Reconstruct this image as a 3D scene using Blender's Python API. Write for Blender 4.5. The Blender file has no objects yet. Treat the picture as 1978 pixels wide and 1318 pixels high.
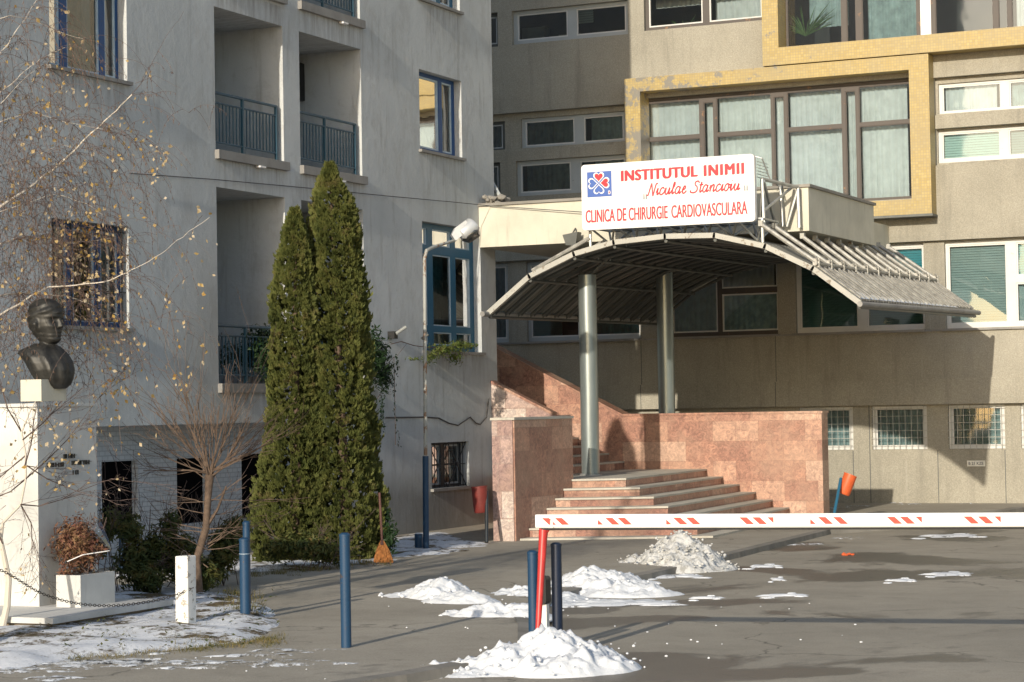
import bpy, bmesh, math, random
from mathutils import Vector, Matrix, noise
R = math.radians
random.seed(7)
scn = bpy.context.scene
C = scn.collection

# ------------------------------------------------------------------ camera
F = 4250.0                      # focal length in pixels of a 1978 px wide picture
TH = R(24.6)
CAM = Vector((16.6, -35.6, 2.1))
_p, _r = R(1.752), R(-0.995)
f0 = Vector((-math.sin(TH), math.cos(TH), 0)); r0 = Vector((math.cos(TH), math.sin(TH), 0)); z0 = Vector((0, 0, 1))
fw = f0*math.cos(_p) + z0*math.sin(_p); up0 = -f0*math.sin(_p) + z0*math.cos(_p)
rt = r0*math.cos(_r) + up0*math.sin(_r); up = up0*math.cos(_r) - r0*math.sin(_r)
cd = bpy.data.cameras.new('camera'); cam = bpy.data.objects.new('camera', cd); C.objects.link(cam)
cd.sensor_width = 36; cd.lens = F/1978*36; cd.clip_end = 1000; cd.clip_start = 0.5
m3 = Matrix((rt, up, -fw)).transposed()
cam.matrix_world = Matrix.Translation(CAM) @ m3.to_4x4()
scn.camera = cam
# ------------------------------------------------------------------ light
SUN = Vector((-0.032*math.cos(R(18)), 0.9995*math.cos(R(18)), -math.sin(R(18))))
w = bpy.data.worlds.new('World'); scn.world = w; w.use_nodes = True
nt = w.node_tree; bg = nt.nodes['Background']
sky = nt.nodes.new('ShaderNodeTexSky'); sky.sky_type = 'NISHITA'; sky.sun_disc = False
sky.sun_elevation = R(18); sky.sun_rotation = R(177.4); sky.air_density = 1.0; sky.dust_density = 1.0
nt.links.new(sky.outputs[0], bg.inputs[0]); bg.inputs[1].default_value = 0.15
sd = bpy.data.lights.new('sun', 'SUN'); sd.energy = 4.2; sd.angle = R(0.6); sd.color = (1, 0.9, 0.74)
so = bpy.data.objects.new('sun', sd); C.objects.link(so)
so.rotation_euler = SUN.to_track_quat('-Z', 'Y').to_euler(); so.location = (0, -60, 30)
scn.view_settings.view_transform = 'Standard'; scn.view_settings.look = 'None'
scn.view_settings.exposure = 0.12; scn.view_settings.gamma = 1
scn.cycles.max_bounces = 8

# ------------------------------------------------------------------ measuring helpers
def ray(x, y): return fw + rt*((x-989)/F) + up*((659-y)/F)
def hit(x, y, ax, v):
    d = ray(x, y); t = (v-CAM[ax])/d[ax]; return CAM + d*t
def px(x, y, v=0.0): return hit(x, y, 0, v)
def py(x, y, v): return hit(x, y, 1, v)
def pz(x, y, v=0.0): return hit(x, y, 2, v)
def pd(x, y, D):
    d = ray(x, y); return CAM + d*(D/d.dot(f0))

# ------------------------------------------------------------------ materials
def newmat(name):
    m = bpy.data.materials.new(name); m.use_nodes = True
    n = m.node_tree.nodes; l = m.node_tree.links
    return m, n, l, n['Principled BSDF']
def N(n, t, **k):
    o = n.new(t)
    for a, b in k.items():
        if a.startswith('i_'):
            key = a[2:]; key = int(key) if key.isdigit() else key
            o.inputs[key].default_value = b
        else: setattr(o, a, b)
    return o
def ramp(n, l, src, stops):
    r = n.new('ShaderNodeValToRGB'); e = r.color_ramp.elements
    while len(e) < len(stops): e.new(0.5)
    for i, (p, c) in enumerate(stops):
        e[i].position = p; e[i].color = (c[0], c[1], c[2], 1) if hasattr(c, '__len__') else (c, c, c, 1)
    l.new(src, r.inputs[0]); return r.outputs[0]
def mixc(n, l, f, a, b, bt='MIX'):
    m = n.new('ShaderNodeMix'); m.data_type = 'RGBA'; m.blend_type = bt
    for s, v in ((m.inputs[0], f), (m.inputs[6], a), (m.inputs[7], b)):
        if hasattr(v, 'links') or hasattr(v, 'is_output'): l.new(v, s)
        elif hasattr(v, '__len__'): s.default_value = (v[0], v[1], v[2], 1)
        else: s.default_value = v
    return m.outputs[2]
def pos(n, l, scale=(1, 1, 1), loc=(0, 0, 0)):
    g = n.new('ShaderNodeNewGeometry'); m = n.new('ShaderNodeMapping')
    m.inputs['Scale'].default_value = scale; m.inputs['Location'].default_value = loc
    l.new(g.outputs['Position'], m.inputs[0]); return m.outputs[0]
def nz(n, l, vec, scale, detail=4, rough=0.6, dist=0.0):
    t = n.new('ShaderNodeTexNoise'); t.inputs['Scale'].default_value = scale; t.inputs['Detail'].default_value = detail
    t.inputs['Roughness'].default_value = rough; t.inputs['Distortion'].default_value = dist
    l.new(vec, t.inputs['Vector']); return t.outputs[0]
def bump(n, l, h, b, strength=0.3, dist=0.02):
    bp = n.new('ShaderNodeBump'); bp.inputs['Strength'].default_value = strength; bp.inputs['Distance'].default_value = dist
    l.new(h, bp.inputs['Height']); l.new(bp.outputs[0], b.inputs['Normal'])
def wallvec(n, l):      # (X+Y, Z): runs along any axis-aligned wall
    g = n.new('ShaderNodeNewGeometry'); s = n.new('ShaderNodeSeparateXYZ'); l.new(g.outputs['Position'], s.inputs[0])
    a = n.new('ShaderNodeMath'); a.operation = 'ADD'; l.new(s.outputs[0], a.inputs[0]); l.new(s.outputs[1], a.inputs[1])
    c = n.new('ShaderNodeCombineXYZ'); l.new(a.outputs[0], c.inputs[0]); l.new(s.outputs[2], c.inputs[1]); return c.outputs[0], s
def plain(name, col, rough=0.6, metal=0.0, var=0.15, scale=6, bmp=0.0, spec=0.5):
    m, n, l, b = newmat(name)
    v = pos(n, l); t = nz(n, l, v, scale, 5)
    c = ramp(n, l, t, [(0.3, [x*(1-var) for x in col]), (0.7, [min(1, x*(1+var)) for x in col])])
    l.new(c, b.inputs['Base Color']); b.inputs['Roughness'].default_value = rough; b.inputs['Metallic'].default_value = metal
    b.inputs['Specular IOR Level'].default_value = spec
    if bmp: bump(n, l, nz(n, l, v, scale*6, 4), b, bmp, 0.01)
    return m
M = {}
LEDGES = []
for x0_, x1_, y_ in ((415, 551, 312), (577, 703, 352), (577, 700, 44), (815, 897, 305), (817, 892, 25), (822, 934, 686), (94, 248, 160), (99, 256, 636), (424, 555, 757), (581, 705, 757), (833, 910, 948), (415, 549, 2)):
    a_, b_ = px((x0_), y_), px((x1_), y_); LEDGES.append((a_.y, b_.y, (a_.z+b_.z)/2+0.05))
def mk_plaster():
    m, n, l, b = newmat('grey_plaster')
    v = pos(n, l); big = nz(n, l, v, 0.45, 5, 0.6)
    c = ramp(n, l, big, [(0.3, (0.435, 0.46, 0.47)), (0.7, (0.575, 0.595, 0.60))])
    st = nz(n, l, pos(n, l, (3.0, 3.0, 0.35)), 1.6, 6, 0.7)
    s2 = ramp(n, l, st, [(0.55, 0.0), (0.75, 1.0)])
    c = mixc(n, l, mulf(n, l, s2, 0.6), c, (0.235, 0.225, 0.21))
    wp = ramp(n, l, nz(n, l, pos(n, l, (1, 1.6, 0.8), (4, 8, 2)), 1.1, 8, 0.8), [(0.52, 0), (0.6, 1)]); c = mixc(n, l, mulf(n, l, wp, 0.22), c, (0.30, 0.285, 0.265))
    fl = nz(n, l, v, 7, 6, 0.75)
    c = mixc(n, l, mulf(n, l, ramp(n, l, fl, [(0.58, 0), (0.72, 1)]), 0.35), c, (0.26, 0.26, 0.25))
    # run-off dirt below the ledges
    sp0 = n.new('ShaderNodeSeparateXYZ'); l.new(v, sp0.inputs[0])
    strk = ramp(n, l, nz(n, l, pos(n, l, (1, 9, 0.8)), 1.5, 6, 0.75), [(0.38, 0), (0.62, 1)])
    tot = None
    for y0, y1, zt in LEDGES:
        def mr(src, a, b_, c0, d0):
            q = n.new('ShaderNodeMapRange'); q.clamp = True; q.inputs[1].default_value = a; q.inputs[2].default_value = b_; q.inputs[3].default_value = c0; q.inputs[4].default_value = d0; l.new(src, q.inputs[0]); return q.outputs[0]
        fs = [mr(sp0.outputs[1], y0-0.15, y0+0.15, 0, 1), mr(sp0.outputs[1], y1-0.15, y1+0.15, 1, 0), mr(sp0.outputs[2], zt-0.75, zt, 0, 1), mr(sp0.outputs[2], zt, zt+0.02, 1, 0)]
        a = fs[0]
        for f in fs[1:]: mm = n.new('ShaderNodeMath'); mm.operation = 'MULTIPLY'; l.new(a, mm.inputs[0]); l.new(f, mm.inputs[1]); a = mm.outputs[0]
        if tot is None: tot = a
        else: mm = n.new('ShaderNodeMath'); mm.operation = 'MAXIMUM'; l.new(tot, mm.inputs[0]); l.new(a, mm.inputs[1]); tot = mm.outputs[0]
    mm = n.new('ShaderNodeMath'); mm.operation = 'MULTIPLY'; l.new(tot, mm.inputs[0]); l.new(strk, mm.inputs[1])
    c = mixc(n, l, mulf(n, l, mm.outputs[0], 0.62), c, (0.19, 0.17, 0.155))
    # darker towards the foot of the wall, with an uneven edge
    sp = n.new('ShaderNodeSeparateXYZ'); l.new(v, sp.inputs[0])
    wob = n.new('ShaderNodeMath'); wob.operation = 'MULTIPLY_ADD'; l.new(big, wob.inputs[0]); wob.inputs[1].default_value = -1.2; l.new(sp.outputs[2], wob.inputs[2])
    lo = ramp(n, l, wob.outputs[0], [(0.0, 1.0), (0.55, 0.0)])
    c = mixc(n, l, mulf(n, l, lo, 0.6), c, (0.13, 0.125, 0.11))
    l.new(c, b.inputs['Base Color']); b.inputs['Roughness'].default_value = 0.9; b.inputs['Specular IOR Level'].default_value = 0.2
    h = nz(n, l, v, 3.0, 8, 0.72); bump(n, l, h, b, 0.5, 0.05); return m
def mulf(n, l, s, f):
    a = n.new('ShaderNodeMath'); a.operation = 'MULTIPLY'; l.new(s, a.inputs[0]); a.inputs[1].default_value = f; return a.outputs[0]
def mk_pebble():
    m, n, l, b = newmat('pebbledash')
    v = pos(n, l); big = nz(n, l, v, 0.5, 5, 0.65); fine = nz(n, l, v, 45, 3, 0.8)
    c = ramp(n, l, big, [(0.3, (0.275, 0.258, 0.213)), (0.7, (0.365, 0.342, 0.285))])
    c = mixc(n, l, 0.7, c, ramp(n, l, fine, [(0.3, 0.38), (0.5, 0.52), (0.72, 0.75)]), 'OVERLAY')
    st = nz(n, l, pos(n, l, (2.4, 2.4, 0.18)), 1.5, 5, 0.7)
    c = mixc(n, l, mulf(n, l, ramp(n, l, st, [(0.53, 0), (0.72, 1)]), 0.45), c, (0.17, 0.16, 0.14))
    st2 = nz(n, l, pos(n, l, (4, 4, 0.3), (5, 3, 1)), 1.3, 3, 0.6)
    c = mixc(n, l, mulf(n, l, ramp(n, l, st2, [(0.66, 0), (0.74, 1)]), 0.25), c, (0.5, 0.48, 0.43))
    l.new(c, b.inputs['Base Color']); b.inputs['Roughness'].default_value = 0.95; b.inputs['Specular IOR Level'].default_value = 0.15
    bump(n, l, fine, b, 0.35, 0.01); return m
def mk_mosaic(damage=True):
    m, n, l, b = newmat('yellow_mosaic')
    v, sp = wallvec(n, l)
    br = N(n, 'ShaderNodeTexBrick', offset=0.0, i_Scale=1.0)
    br.inputs['Brick Width'].default_value = 0.055; br.inputs['Row Height'].default_value = 0.055
    br.inputs['Mortar Size'].default_value = 0.005; br.inputs['Mortar Smooth'].default_value = 0.3
    br.inputs['Color1'].default_value = (0.37, 0.262, 0.080, 1); br.inputs['Color2'].default_value = (0.45, 0.335, 0.12, 1)
    br.inputs['Mortar'].default_value = (0.30, 0.24, 0.12, 1); l.new(v, br.inputs['Vector'])
    p = pos(n, l)
    c = mixc(n, l, mulf(n, l, ramp(n, l, nz(n, l, p, 1.4, 5, 0.7), [(0.42, 0), (0.68, 1)]), 0.6), br.outputs[0], (0.30, 0.245, 0.14))
    if damage:   # lost tiles near the left end of the lower frame
        nx = N(n, 'ShaderNodeMath', operation='MULTIPLY_ADD'); l.new(sp.outputs[0], nx.inputs[0]); nx.inputs[1].default_value = -0.028; nx.inputs[2].default_value = 0.085
        ad = N(n, 'ShaderNodeMath', operation='ADD'); ad.use_clamp = False; l.new(nz(n, l, p, 2.0, 9, 0.78), ad.inputs[0]); l.new(nx.outputs[0], ad.inputs[1])
        c = mixc(n, l, ramp(n, l, ad.outputs[0], [(0.575, 0), (0.60, 1)]), c, (0.20, 0.185, 0.155))
    l.new(c, b.inputs['Base Color']); b.inputs['Roughness'].default_value = 0.5
    return m
def mk_marble(name='red_marble', c1=(0.36, 0.205, 0.155), c2=(0.25, 0.135, 0.11), c3=(0.45, 0.32, 0.26), bw=0.62, rh=0.36, mortar=0.004):
    m, n, l, b = newmat(name)
    v, sp = wallvec(n, l)
    br = N(n, 'ShaderNodeTexBrick', offset=0.37, squash=0.7, squash_frequency=2)
    br.inputs['Scale'].default_value = 1; br.inputs['Brick Width'].default_value = bw; br.inputs['Row Height'].default_value = rh
    br.inputs['Mortar Size'].default_value = mortar; br.inputs['Bias'].default_value = -0.1
    br.inputs['Color1'].default_value = (0, 0, 0, 1); br.inputs['Color2'].default_value = (1, 1, 1, 1); br.inputs['Mortar'].default_value = (0.5, 0.5, 0.5, 1)
    l.new(v, br.inputs['Vector'])
    p = pos(n, l)
    a = ramp(n, l, br.outputs[0], [(0.0, c2), (0.5, c1), (1.0, c3)])
    veins = nz(n, l, p, 11, 10, 0.82, 1.2)
    a = mixc(n, l, 0.85, a, ramp(n, l, veins, [(0.36, (0.26, 0.21, 0.2)), (0.48, (0.48, 0.47, 0.46)), (0.54, (0.66, 0.62, 0.56)), (0.64, (0.9, 0.84, 0.78))]), 'OVERLAY')
    a = mixc(n, l, mulf(n, l, ramp(n, l, nz(n, l, p, 1.6, 7, 0.7), [(0.42, 0), (0.62, 1)]), 0.4), a, (0.44, 0.30, 0.22))
    mo = n.new('ShaderNodeMath'); mo.operation = 'MULTIPLY'; l.new(br.outputs[1], mo.inputs[0]); mo.inputs[1].default_value = 0.4
    a = mixc(n, l, mo.outputs[0], a, (0.14, 0.085, 0.065))
    l.new(a, b.inputs['Base Color']); b.inputs['Roughness'].default_value = 0.38; b.inputs['Specular IOR Level'].default_value = 0.35
    bump(n, l, veins, b, 0.1, 0.01); return m
def mk_asphalt(name, c1, c2, wet=0.5, spots=()):
    m, n, l, b = newmat(name)
    v = pos(n, l)
    c = ramp(n, l, nz(n, l, v, 0.6, 6, 0.65), [(0.3, c1), (0.7, c2)])
    g = nz(n, l, v, 60, 3, 0.8)
    c = mixc(n, l, 0.6, c, ramp(n, l, g, [(0.3, 0.36), (0.5, 0.5), (0.75, 0.72)]), 'OVERLAY')
    c = mixc(n, l, mulf(n, l, ramp(n, l, nz(n, l, pos(n, l, (1, 1, 1), (9, 2, 0)), 2.6, 6, 0.7), [(0.5, 0), (0.7, 1)]), 0.3), c, [x*0.6 for x in c1])
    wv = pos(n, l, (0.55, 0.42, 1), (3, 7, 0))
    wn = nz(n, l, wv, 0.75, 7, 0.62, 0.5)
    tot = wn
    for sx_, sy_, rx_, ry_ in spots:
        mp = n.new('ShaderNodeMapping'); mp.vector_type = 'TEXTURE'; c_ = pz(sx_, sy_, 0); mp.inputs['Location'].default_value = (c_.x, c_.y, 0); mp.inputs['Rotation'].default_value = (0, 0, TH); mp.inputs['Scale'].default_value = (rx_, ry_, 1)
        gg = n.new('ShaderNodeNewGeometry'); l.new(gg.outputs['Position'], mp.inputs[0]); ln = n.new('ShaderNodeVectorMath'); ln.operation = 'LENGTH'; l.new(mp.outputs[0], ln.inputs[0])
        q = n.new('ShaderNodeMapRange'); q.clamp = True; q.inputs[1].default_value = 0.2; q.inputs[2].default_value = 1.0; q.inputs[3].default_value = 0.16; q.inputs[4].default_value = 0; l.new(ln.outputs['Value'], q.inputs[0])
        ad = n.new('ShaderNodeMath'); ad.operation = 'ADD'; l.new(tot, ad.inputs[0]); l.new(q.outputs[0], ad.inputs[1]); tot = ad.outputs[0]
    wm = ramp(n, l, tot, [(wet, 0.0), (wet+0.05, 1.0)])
    # hairline cracks
    vo = n.new('ShaderNodeTexVoronoi'); vo.feature = 'DISTANCE_TO_EDGE'; vo.inputs['Scale'].default_value = 0.35
    dv_ = n.new('ShaderNodeVectorMath'); dv_.operation = 'ADD'; nzz = n.new('ShaderNodeTexNoise'); nzz.inputs['Scale'].default_value = 1.2; nzz.inputs['Detail'].default_value = 6; l.new(v, nzz.inputs['Vector']); l.new(v, dv_.inputs[0]); l.new(nzz.outputs['Color'], dv_.inputs[1]); l.new(dv_.outputs[0], vo.inputs['Vector'])
    ck = ramp(n, l, vo.outputs['Distance'], [(0.0, 1), (0.006, 0)]); ckm = n.new('ShaderNodeMath'); ckm.operation = 'MULTIPLY'; l.new(ck, ckm.inputs[0]); l.new(ramp(n, l, nz(n, l, v, 0.5, 2), [(0.48, 0), (0.55, 0.8)]), ckm.inputs[1])
    c = mixc(n, l, ckm.outputs[0], c, [x*0.3 for x in c1])
    sp_ = ramp(n, l, nz(n, l, v, 26, 4, 0.85), [(0.33, 1), (0.41, 0)]); c = mixc(n, l, mulf(n, l, sp_, 0.6), c, [x*0.4 for x in c1])
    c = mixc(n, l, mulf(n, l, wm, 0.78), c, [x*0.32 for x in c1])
    salt = ramp(n, l, nz(n, l, v, 3.5, 10, 0.85), [(0.66, 0), (0.74, 1)])
    c = mixc(n, l, mulf(n, l, salt, 0.35), c, (0.45, 0.45, 0.43))
    l.new(c, b.inputs['Base Color'])
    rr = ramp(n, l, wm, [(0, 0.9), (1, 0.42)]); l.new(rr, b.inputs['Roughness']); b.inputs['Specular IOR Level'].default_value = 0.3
    hh = n.new('ShaderNodeMath'); hh.operation = 'MULTIPLY_ADD'; l.new(nz(n, l, v, 1.3, 5), hh.inputs[0]); hh.inputs[1].default_value = 2.0; l.new(g, hh.inputs[2])
    bump(n, l, hh.outputs[0], b, 0.35, 0.012); return m
def mk_snow(name, dirt=0.34, col=(0.70, 0.72, 0.75), dcol=(0.32, 0.30, 0.27), thr=0.6, sc=3.0):
    m, n, l, b = newmat(name)
    v = pos(n, l); t = nz(n, l, v, sc, 8, 0.75)
    c = ramp(n, l, t, [(thr, col), (thr+0.1, [col[i]*(1-dirt)+dcol[i]*dirt for i in range(3)])])
    c = mixc(n, l, mulf(n, l, ramp(n, l, nz(n, l, v, 30, 4, 0.8), [(0.62, 0), (0.7, 1)]), dirt), c, dcol)
    l.new(c, b.inputs['Base Color']); b.inputs['Roughness'].default_value = 0.8; b.inputs['Specular IOR Level'].default_value = 0.2
    b.inputs['Subsurface Weight'].default_value = 0.0
    bump(n, l, nz(n, l, v, 22, 6, 0.8), b, 0.5, 0.02); return m
def mk_bed():
    m, n, l, b = newmat('snowy_soil')
    v = pos(n, l); t = nz(n, l, v, 2.2, 10, 0.78)
    soil = ramp(n, l, nz(n, l, v, 14, 5), [(0.3, (0.05, 0.04, 0.025)), (0.55, (0.13, 0.10, 0.06)), (0.7, (0.2, 0.17, 0.09))])
    c = mixc(n, l, ramp(n, l, t, [(0.43, 0), (0.50, 1)]), soil, (0.70, 0.72, 0.76))
    l.new(c, b.inputs['Base Color']); b.inputs['Roughness'].default_value = 0.85; b.inputs['Specular IOR Level'].default_value = 0.2
    bump(n, l, nz(n, l, v, 18, 6, 0.8), b, 0.6, 0.03); return m
def mk_glass(name, tint=(0.74, 0.81, 0.825), ior=2.5):
    m = bpy.data.materials.new(name); m.use_nodes = True; n = m.node_tree.nodes; l = m.node_tree.links
    n.remove(n['Principled BSDF']); out = n['Material Output']
    tr = n.new('ShaderNodeBsdfTransparent'); tr.inputs[0].default_value = (*tint, 1)
    gl = n.new('ShaderNodeBsdfGlossy'); gl.inputs['Roughness'].default_value = 0.03
    fr = n.new('ShaderNodeFresnel'); fr.inputs[0].default_value = ior
    bp = n.new('ShaderNodeBump'); bp.inputs['Strength'].default_value = 0.03; bp.inputs['Distance'].default_value = 0.2
    l.new(nz(n, l, pos(n, l), 0.9, 2), bp.inputs['Height']); l.new(bp.outputs[0], gl.inputs['Normal'])
    mx = n.new('ShaderNodeMixShader'); l.new(fr.outputs[0], mx.inputs[0]); l.new(tr.outputs[0], mx.inputs[1]); l.new(gl.outputs[0], mx.inputs[2])
    l.new(mx.outputs[0], out.inputs[0]); return m
def mk_leaf(name, cols, rough=0.6, trans=0.3, scale=9):
    m, n, l, b = newmat(name)
    v = pos(n, l); t = nz(n, l, v, scale, 4, 0.7)
    k = len(cols); c = ramp(n, l, t, [(0.28+0.44*i/(k-1), col) for i, col in enumerate(cols)])
    l.new(c, b.inputs['Base Color']); b.inputs['Roughness'].default_value = rough; b.inputs['Specular IOR Level'].default_value = 0.25
    if trans:
        out = n['Material Output']; td = n.new('ShaderNodeBsdfTranslucent'); l.new(c, td.inputs[0])
        mx = n.new('ShaderNodeMixShader'); mx.inputs[0].default_value = trans
        l.new(b.outputs[0], mx.inputs[1]); l.new(td.outputs[0], mx.inputs[2]); l.new(mx.outputs[0], out.inputs[0])
    return m
def mk_peel(name, paint, under, thr=0.6, scale=7, rough=0.55):
    m, n, l, b = newmat(name)
    v = pos(n, l); t = nz(n, l, v, scale, 8, 0.7)
    c = mixc(n, l, ramp(n, l, t, [(thr, 0), (thr+0.03, 1)]), paint, under)
    c = mixc(n, l, mulf(n, l, ramp(n, l, nz(n, l, v, 1.7, 5), [(0.45, 0), (0.7, 1)]), 0.3), c, [x*0.6 for x in paint])
    l.new(c, b.inputs['Base Color']); b.inputs['Roughness'].default_value = rough
    bump(n, l, t, b, 0.2, 0.01); return m
def mk_brick():
    m, n, l, b = newmat('white_brick')
    v, sp = wallvec(n, l); br = N(n, 'ShaderNodeTexBrick')
    br.inputs['Scale'].default_value = 1; br.inputs['Brick Width'].default_value = 0.13; br.inputs['Row Height'].default_value = 0.065
    br.inputs['Mortar Size'].default_value = 0.008
    br.inputs['Color1'].default_value = (0.50, 0.54, 0.59, 1); br.inputs['Color2'].default_value = (0.45, 0.49, 0.54, 1); br.inputs['Mortar'].default_value = (0.34, 0.38, 0.43, 1)
    l.new(v, br.inputs['Vector']); l.new(br.outputs[0], b.inputs['Base Color']); b.inputs['Roughness'].default_value = 0.9
    bump(n, l, br.outputs[1], b, -0.5, 0.01); return m
def mk_column():
    m, n, l, b = newmat('brushed_steel')
    v = pos(n, l, (1, 1, 0.1)); t = nz(n, l, v, 12, 4)
    l.new(ramp(n, l, t, [(0.3, (0.23, 0.265, 0.265)), (0.7, (0.32, 0.355, 0.35))]), b.inputs['Base Color'])
    b.inputs['Metallic'].default_value = 0.6; b.inputs['Roughness'].default_value = 0.34; return m
def mk_concrete(name, c1, c2):
    m, n, l, b = newmat(name); v = pos(n, l)
    c = ramp(n, l, nz(n, l, v, 1.2, 6, 0.65), [(0.3, c1), (0.7, c2)])
    st = nz(n, l, pos(n, l, (4, 4, 0.5)), 1.5, 5, 0.7)
    c = mixc(n, l, mulf(n, l, ramp(n, l, st, [(0.55, 0), (0.75, 1)]), 0.4), c, [x*0.5 for x in c1])
    l.new(c, b.inputs['Base Color']); b.inputs['Roughness'].default_value = 0.88; b.inputs['Specular IOR Level'].default_value = 0.2
    bump(n, l, nz(n, l, v, 25, 5, 0.7), b, 0.25, 0.01); return m
def mk_panel():     # grimy translucent corrugated sheet
    m, n, l, b = newmat('roof_sheet'); v = pos(n, l)
    c = ramp(n, l, nz(n, l, pos(n, l, (0.5, 6, 0.5)), 2.0, 7, 0.7), [(0.3, (0.10, 0.10, 0.085)), (0.5, (0.2, 0.195, 0.17)), (0.7, (0.34, 0.335, 0.30))])
    l.new(c, b.inputs['Base Color']); b.inputs['Roughness'].default_value = 0.55
    out = n['Material Output']; td = n.new('ShaderNodeBsdfTranslucent'); l.new(c, td.inputs[0])
    mx = n.new('ShaderNodeMixShader'); mx.inputs[0].default_value = 0.22
    l.new(b.outputs[0], mx.inputs[1]); l.new(td.outputs[0], mx.inputs[2]); l.new(mx.outputs[0], out.inputs[0]); return m

M['plaster'] = mk_plaster(); M['pebble'] = mk_pebble(); M['mosaic'] = mk_mosaic(True); M['marble'] = mk_marble()
M['marble_pale'] = mk_marble('pale_marble', (0.42, 0.33, 0.31), (0.30, 0.21, 0.20), (0.55, 0.5, 0.47), 0.9, 0.42, 0.008)
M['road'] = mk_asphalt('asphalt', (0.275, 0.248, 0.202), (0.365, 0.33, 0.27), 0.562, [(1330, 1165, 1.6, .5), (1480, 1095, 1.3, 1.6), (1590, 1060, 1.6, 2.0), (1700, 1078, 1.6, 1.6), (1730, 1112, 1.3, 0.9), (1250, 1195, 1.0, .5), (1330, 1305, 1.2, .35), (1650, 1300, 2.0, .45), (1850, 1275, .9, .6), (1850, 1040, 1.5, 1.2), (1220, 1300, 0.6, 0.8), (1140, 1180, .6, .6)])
M['walk'] = mk_asphalt('pavement_asphalt', (0.29, 0.262, 0.215), (0.375, 0.342, 0.285), 0.61)
M['kerb'] = mk_concrete('kerb_stone', (0.16, 0.15, 0.13), (0.3, 0.28, 0.25))
M['snow'] = mk_snow('snow'); M['snow_dirty'] = mk_snow('dirty_snow', 0.6, (0.56, 0.56, 0.55), (0.2, 0.19, 0.165), 0.5, 9)
M['bed'] = mk_bed(); M['glass'] = mk_glass('window_glass'); M['glass_blue'] = mk_glass('blue_window_glass', (0.45, 0.68, 0.72))
M['blue'] = mk_peel('blue_paint', (0.008, 0.045, 0.105), (0.07, 0.045, 0.03), 0.62, 9)
M['blue_win'] = mk_peel('window_blue_paint', (0.012, 0.07, 0.21), (0.05, 0.08, 0.12), 0.66)
M['blue_teal'] = mk_peel('teal_paint', (0.02, 0.12, 0.21), (0.06, 0.10, 0.13), 0.68)
M['rail'] = plain('railing_paint', (0.02, 0.075, 0.12), 0.45)
M['pale_frame'] = plain('pale_blue_paint', (0.42, 0.52, 0.60), 0.5)
M['white_frame'] = mk_peel('white_frame_paint', (0.62, 0.62, 0.60), (0.30, 0.28, 0.24), 0.66, 9)
M['grey_frame'] = mk_peel('grey_frame_paint', (0.40, 0.43, 0.44), (0.22, 0.22, 0.2), 0.66, 9)
M['brown_frame'] = mk_peel('brown_frame_paint', (0.075, 0.062, 0.055), (0.22, 0.12, 0.06), 0.62, 5)
M['curtain'] = plain('curtain_cloth', (0.70, 0.73, 0.73), 0.9, var=0.10)
M['curtain_teal'] = plain('teal_curtain_cloth', (0.34, 0.44, 0.45), 0.9, var=0.25)
M['curtain_gold'] = plain('gold_curtain_cloth', (0.26, 0.18, 0.07), 0.9, var=0.2)
M['blind'] = plain('blind_slats', (0.32, 0.42, 0.42), 0.6, var=0.06)
M['blind_blue'] = plain('blue_blind', (0.16, 0.50, 0.55), 0.6, var=0.06)
M['blind_pale'] = plain('pale_blind', (0.50, 0.68, 0.64), 0.6, var=0.06)
M['dark'] = plain('dark_room', (0.035, 0.04, 0.04), 0.9); M['black'] = plain('black_plastic', (0.012, 0.012, 0.013), 0.45)
M['brick'] = mk_brick(); M['steel'] = mk_column()
M['slab'] = mk_concrete('cream_render', (0.52, 0.50, 0.42), (0.66, 0.63, 0.53))
M['slabdark'] = mk_concrete('coping_concrete', (0.2, 0.19, 0.17), (0.33, 0.31, 0.28))
M['sill'] = mk_concrete('sill_stone', (0.22, 0.21, 0.2), (0.34, 0.33, 0.31))
M['tread'] = mk_concrete('step_stone', (0.44, 0.41, 0.35), (0.58, 0.55, 0.48))
M['panel'] = mk_panel(); M['galv'] = plain('galvanised_tube', (0.42, 0.43, 0.42), 0.42, 0.6, 0.25)
M['rib'] = plain('grey_tube', (0.36, 0.35, 0.32), 0.5, 0.3, 0.35, 9); M['darksteel'] = plain('dark_steel', (0.10, 0.105, 0.10), 0.5, 0.3)
M['trim'] = mk_peel('white_trim_paint', (0.42, 0.41, 0.37), (0.20, 0.16, 0.12), 0.58, 8)
M['signwhite'] = plain('sign_white', (0.80, 0.79, 0.78), 0.35, var=0.02); M['signred'] = plain('sign_red', (0.62, 0.03, 0.045), 0.4, var=0.03)
M['signgrey'] = plain('sign_grey_letter', (0.16, 0.17, 0.19), 0.4); M['signblue'] = plain('sign_blue', (0.06, 0.13, 0.42), 0.4, var=0.03)
M['barwhite'] = plain('barrier_white', (0.80, 0.79, 0.76), 0.35, var=0.03); M['barred'] = plain('barrier_red', (0.75, 0.035, 0.015), 0.4, var=0.04)
M['postred'] = plain('red_post_paint', (0.50, 0.035, 0.03), 0.4, var=0.2); M['orange'] = plain('orange_plastic', (0.62, 0.115, 0.035), 0.45, var=0.12)
M['binred'] = plain('red_bin_paint', (0.17, 0.026, 0.02), 0.5, var=0.15); M['bronze'] = plain('dark_bronze', (0.032, 0.031, 0.028), 0.5, 0.35, 0.4, 12)
M['whitemarble'] = mk_concrete('white_marble', (0.46, 0.46, 0.45), (0.66, 0.655, 0.63)); M['creamstone'] = mk_concrete('cream_stone', (0.5, 0.47, 0.38), (0.62, 0.59, 0.5))
M['postwhite'] = mk_peel('flaking_whitewash', (0.78, 0.76, 0.72), (0.36, 0.32, 0.27), 0.56, 14, 0.8)
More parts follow.
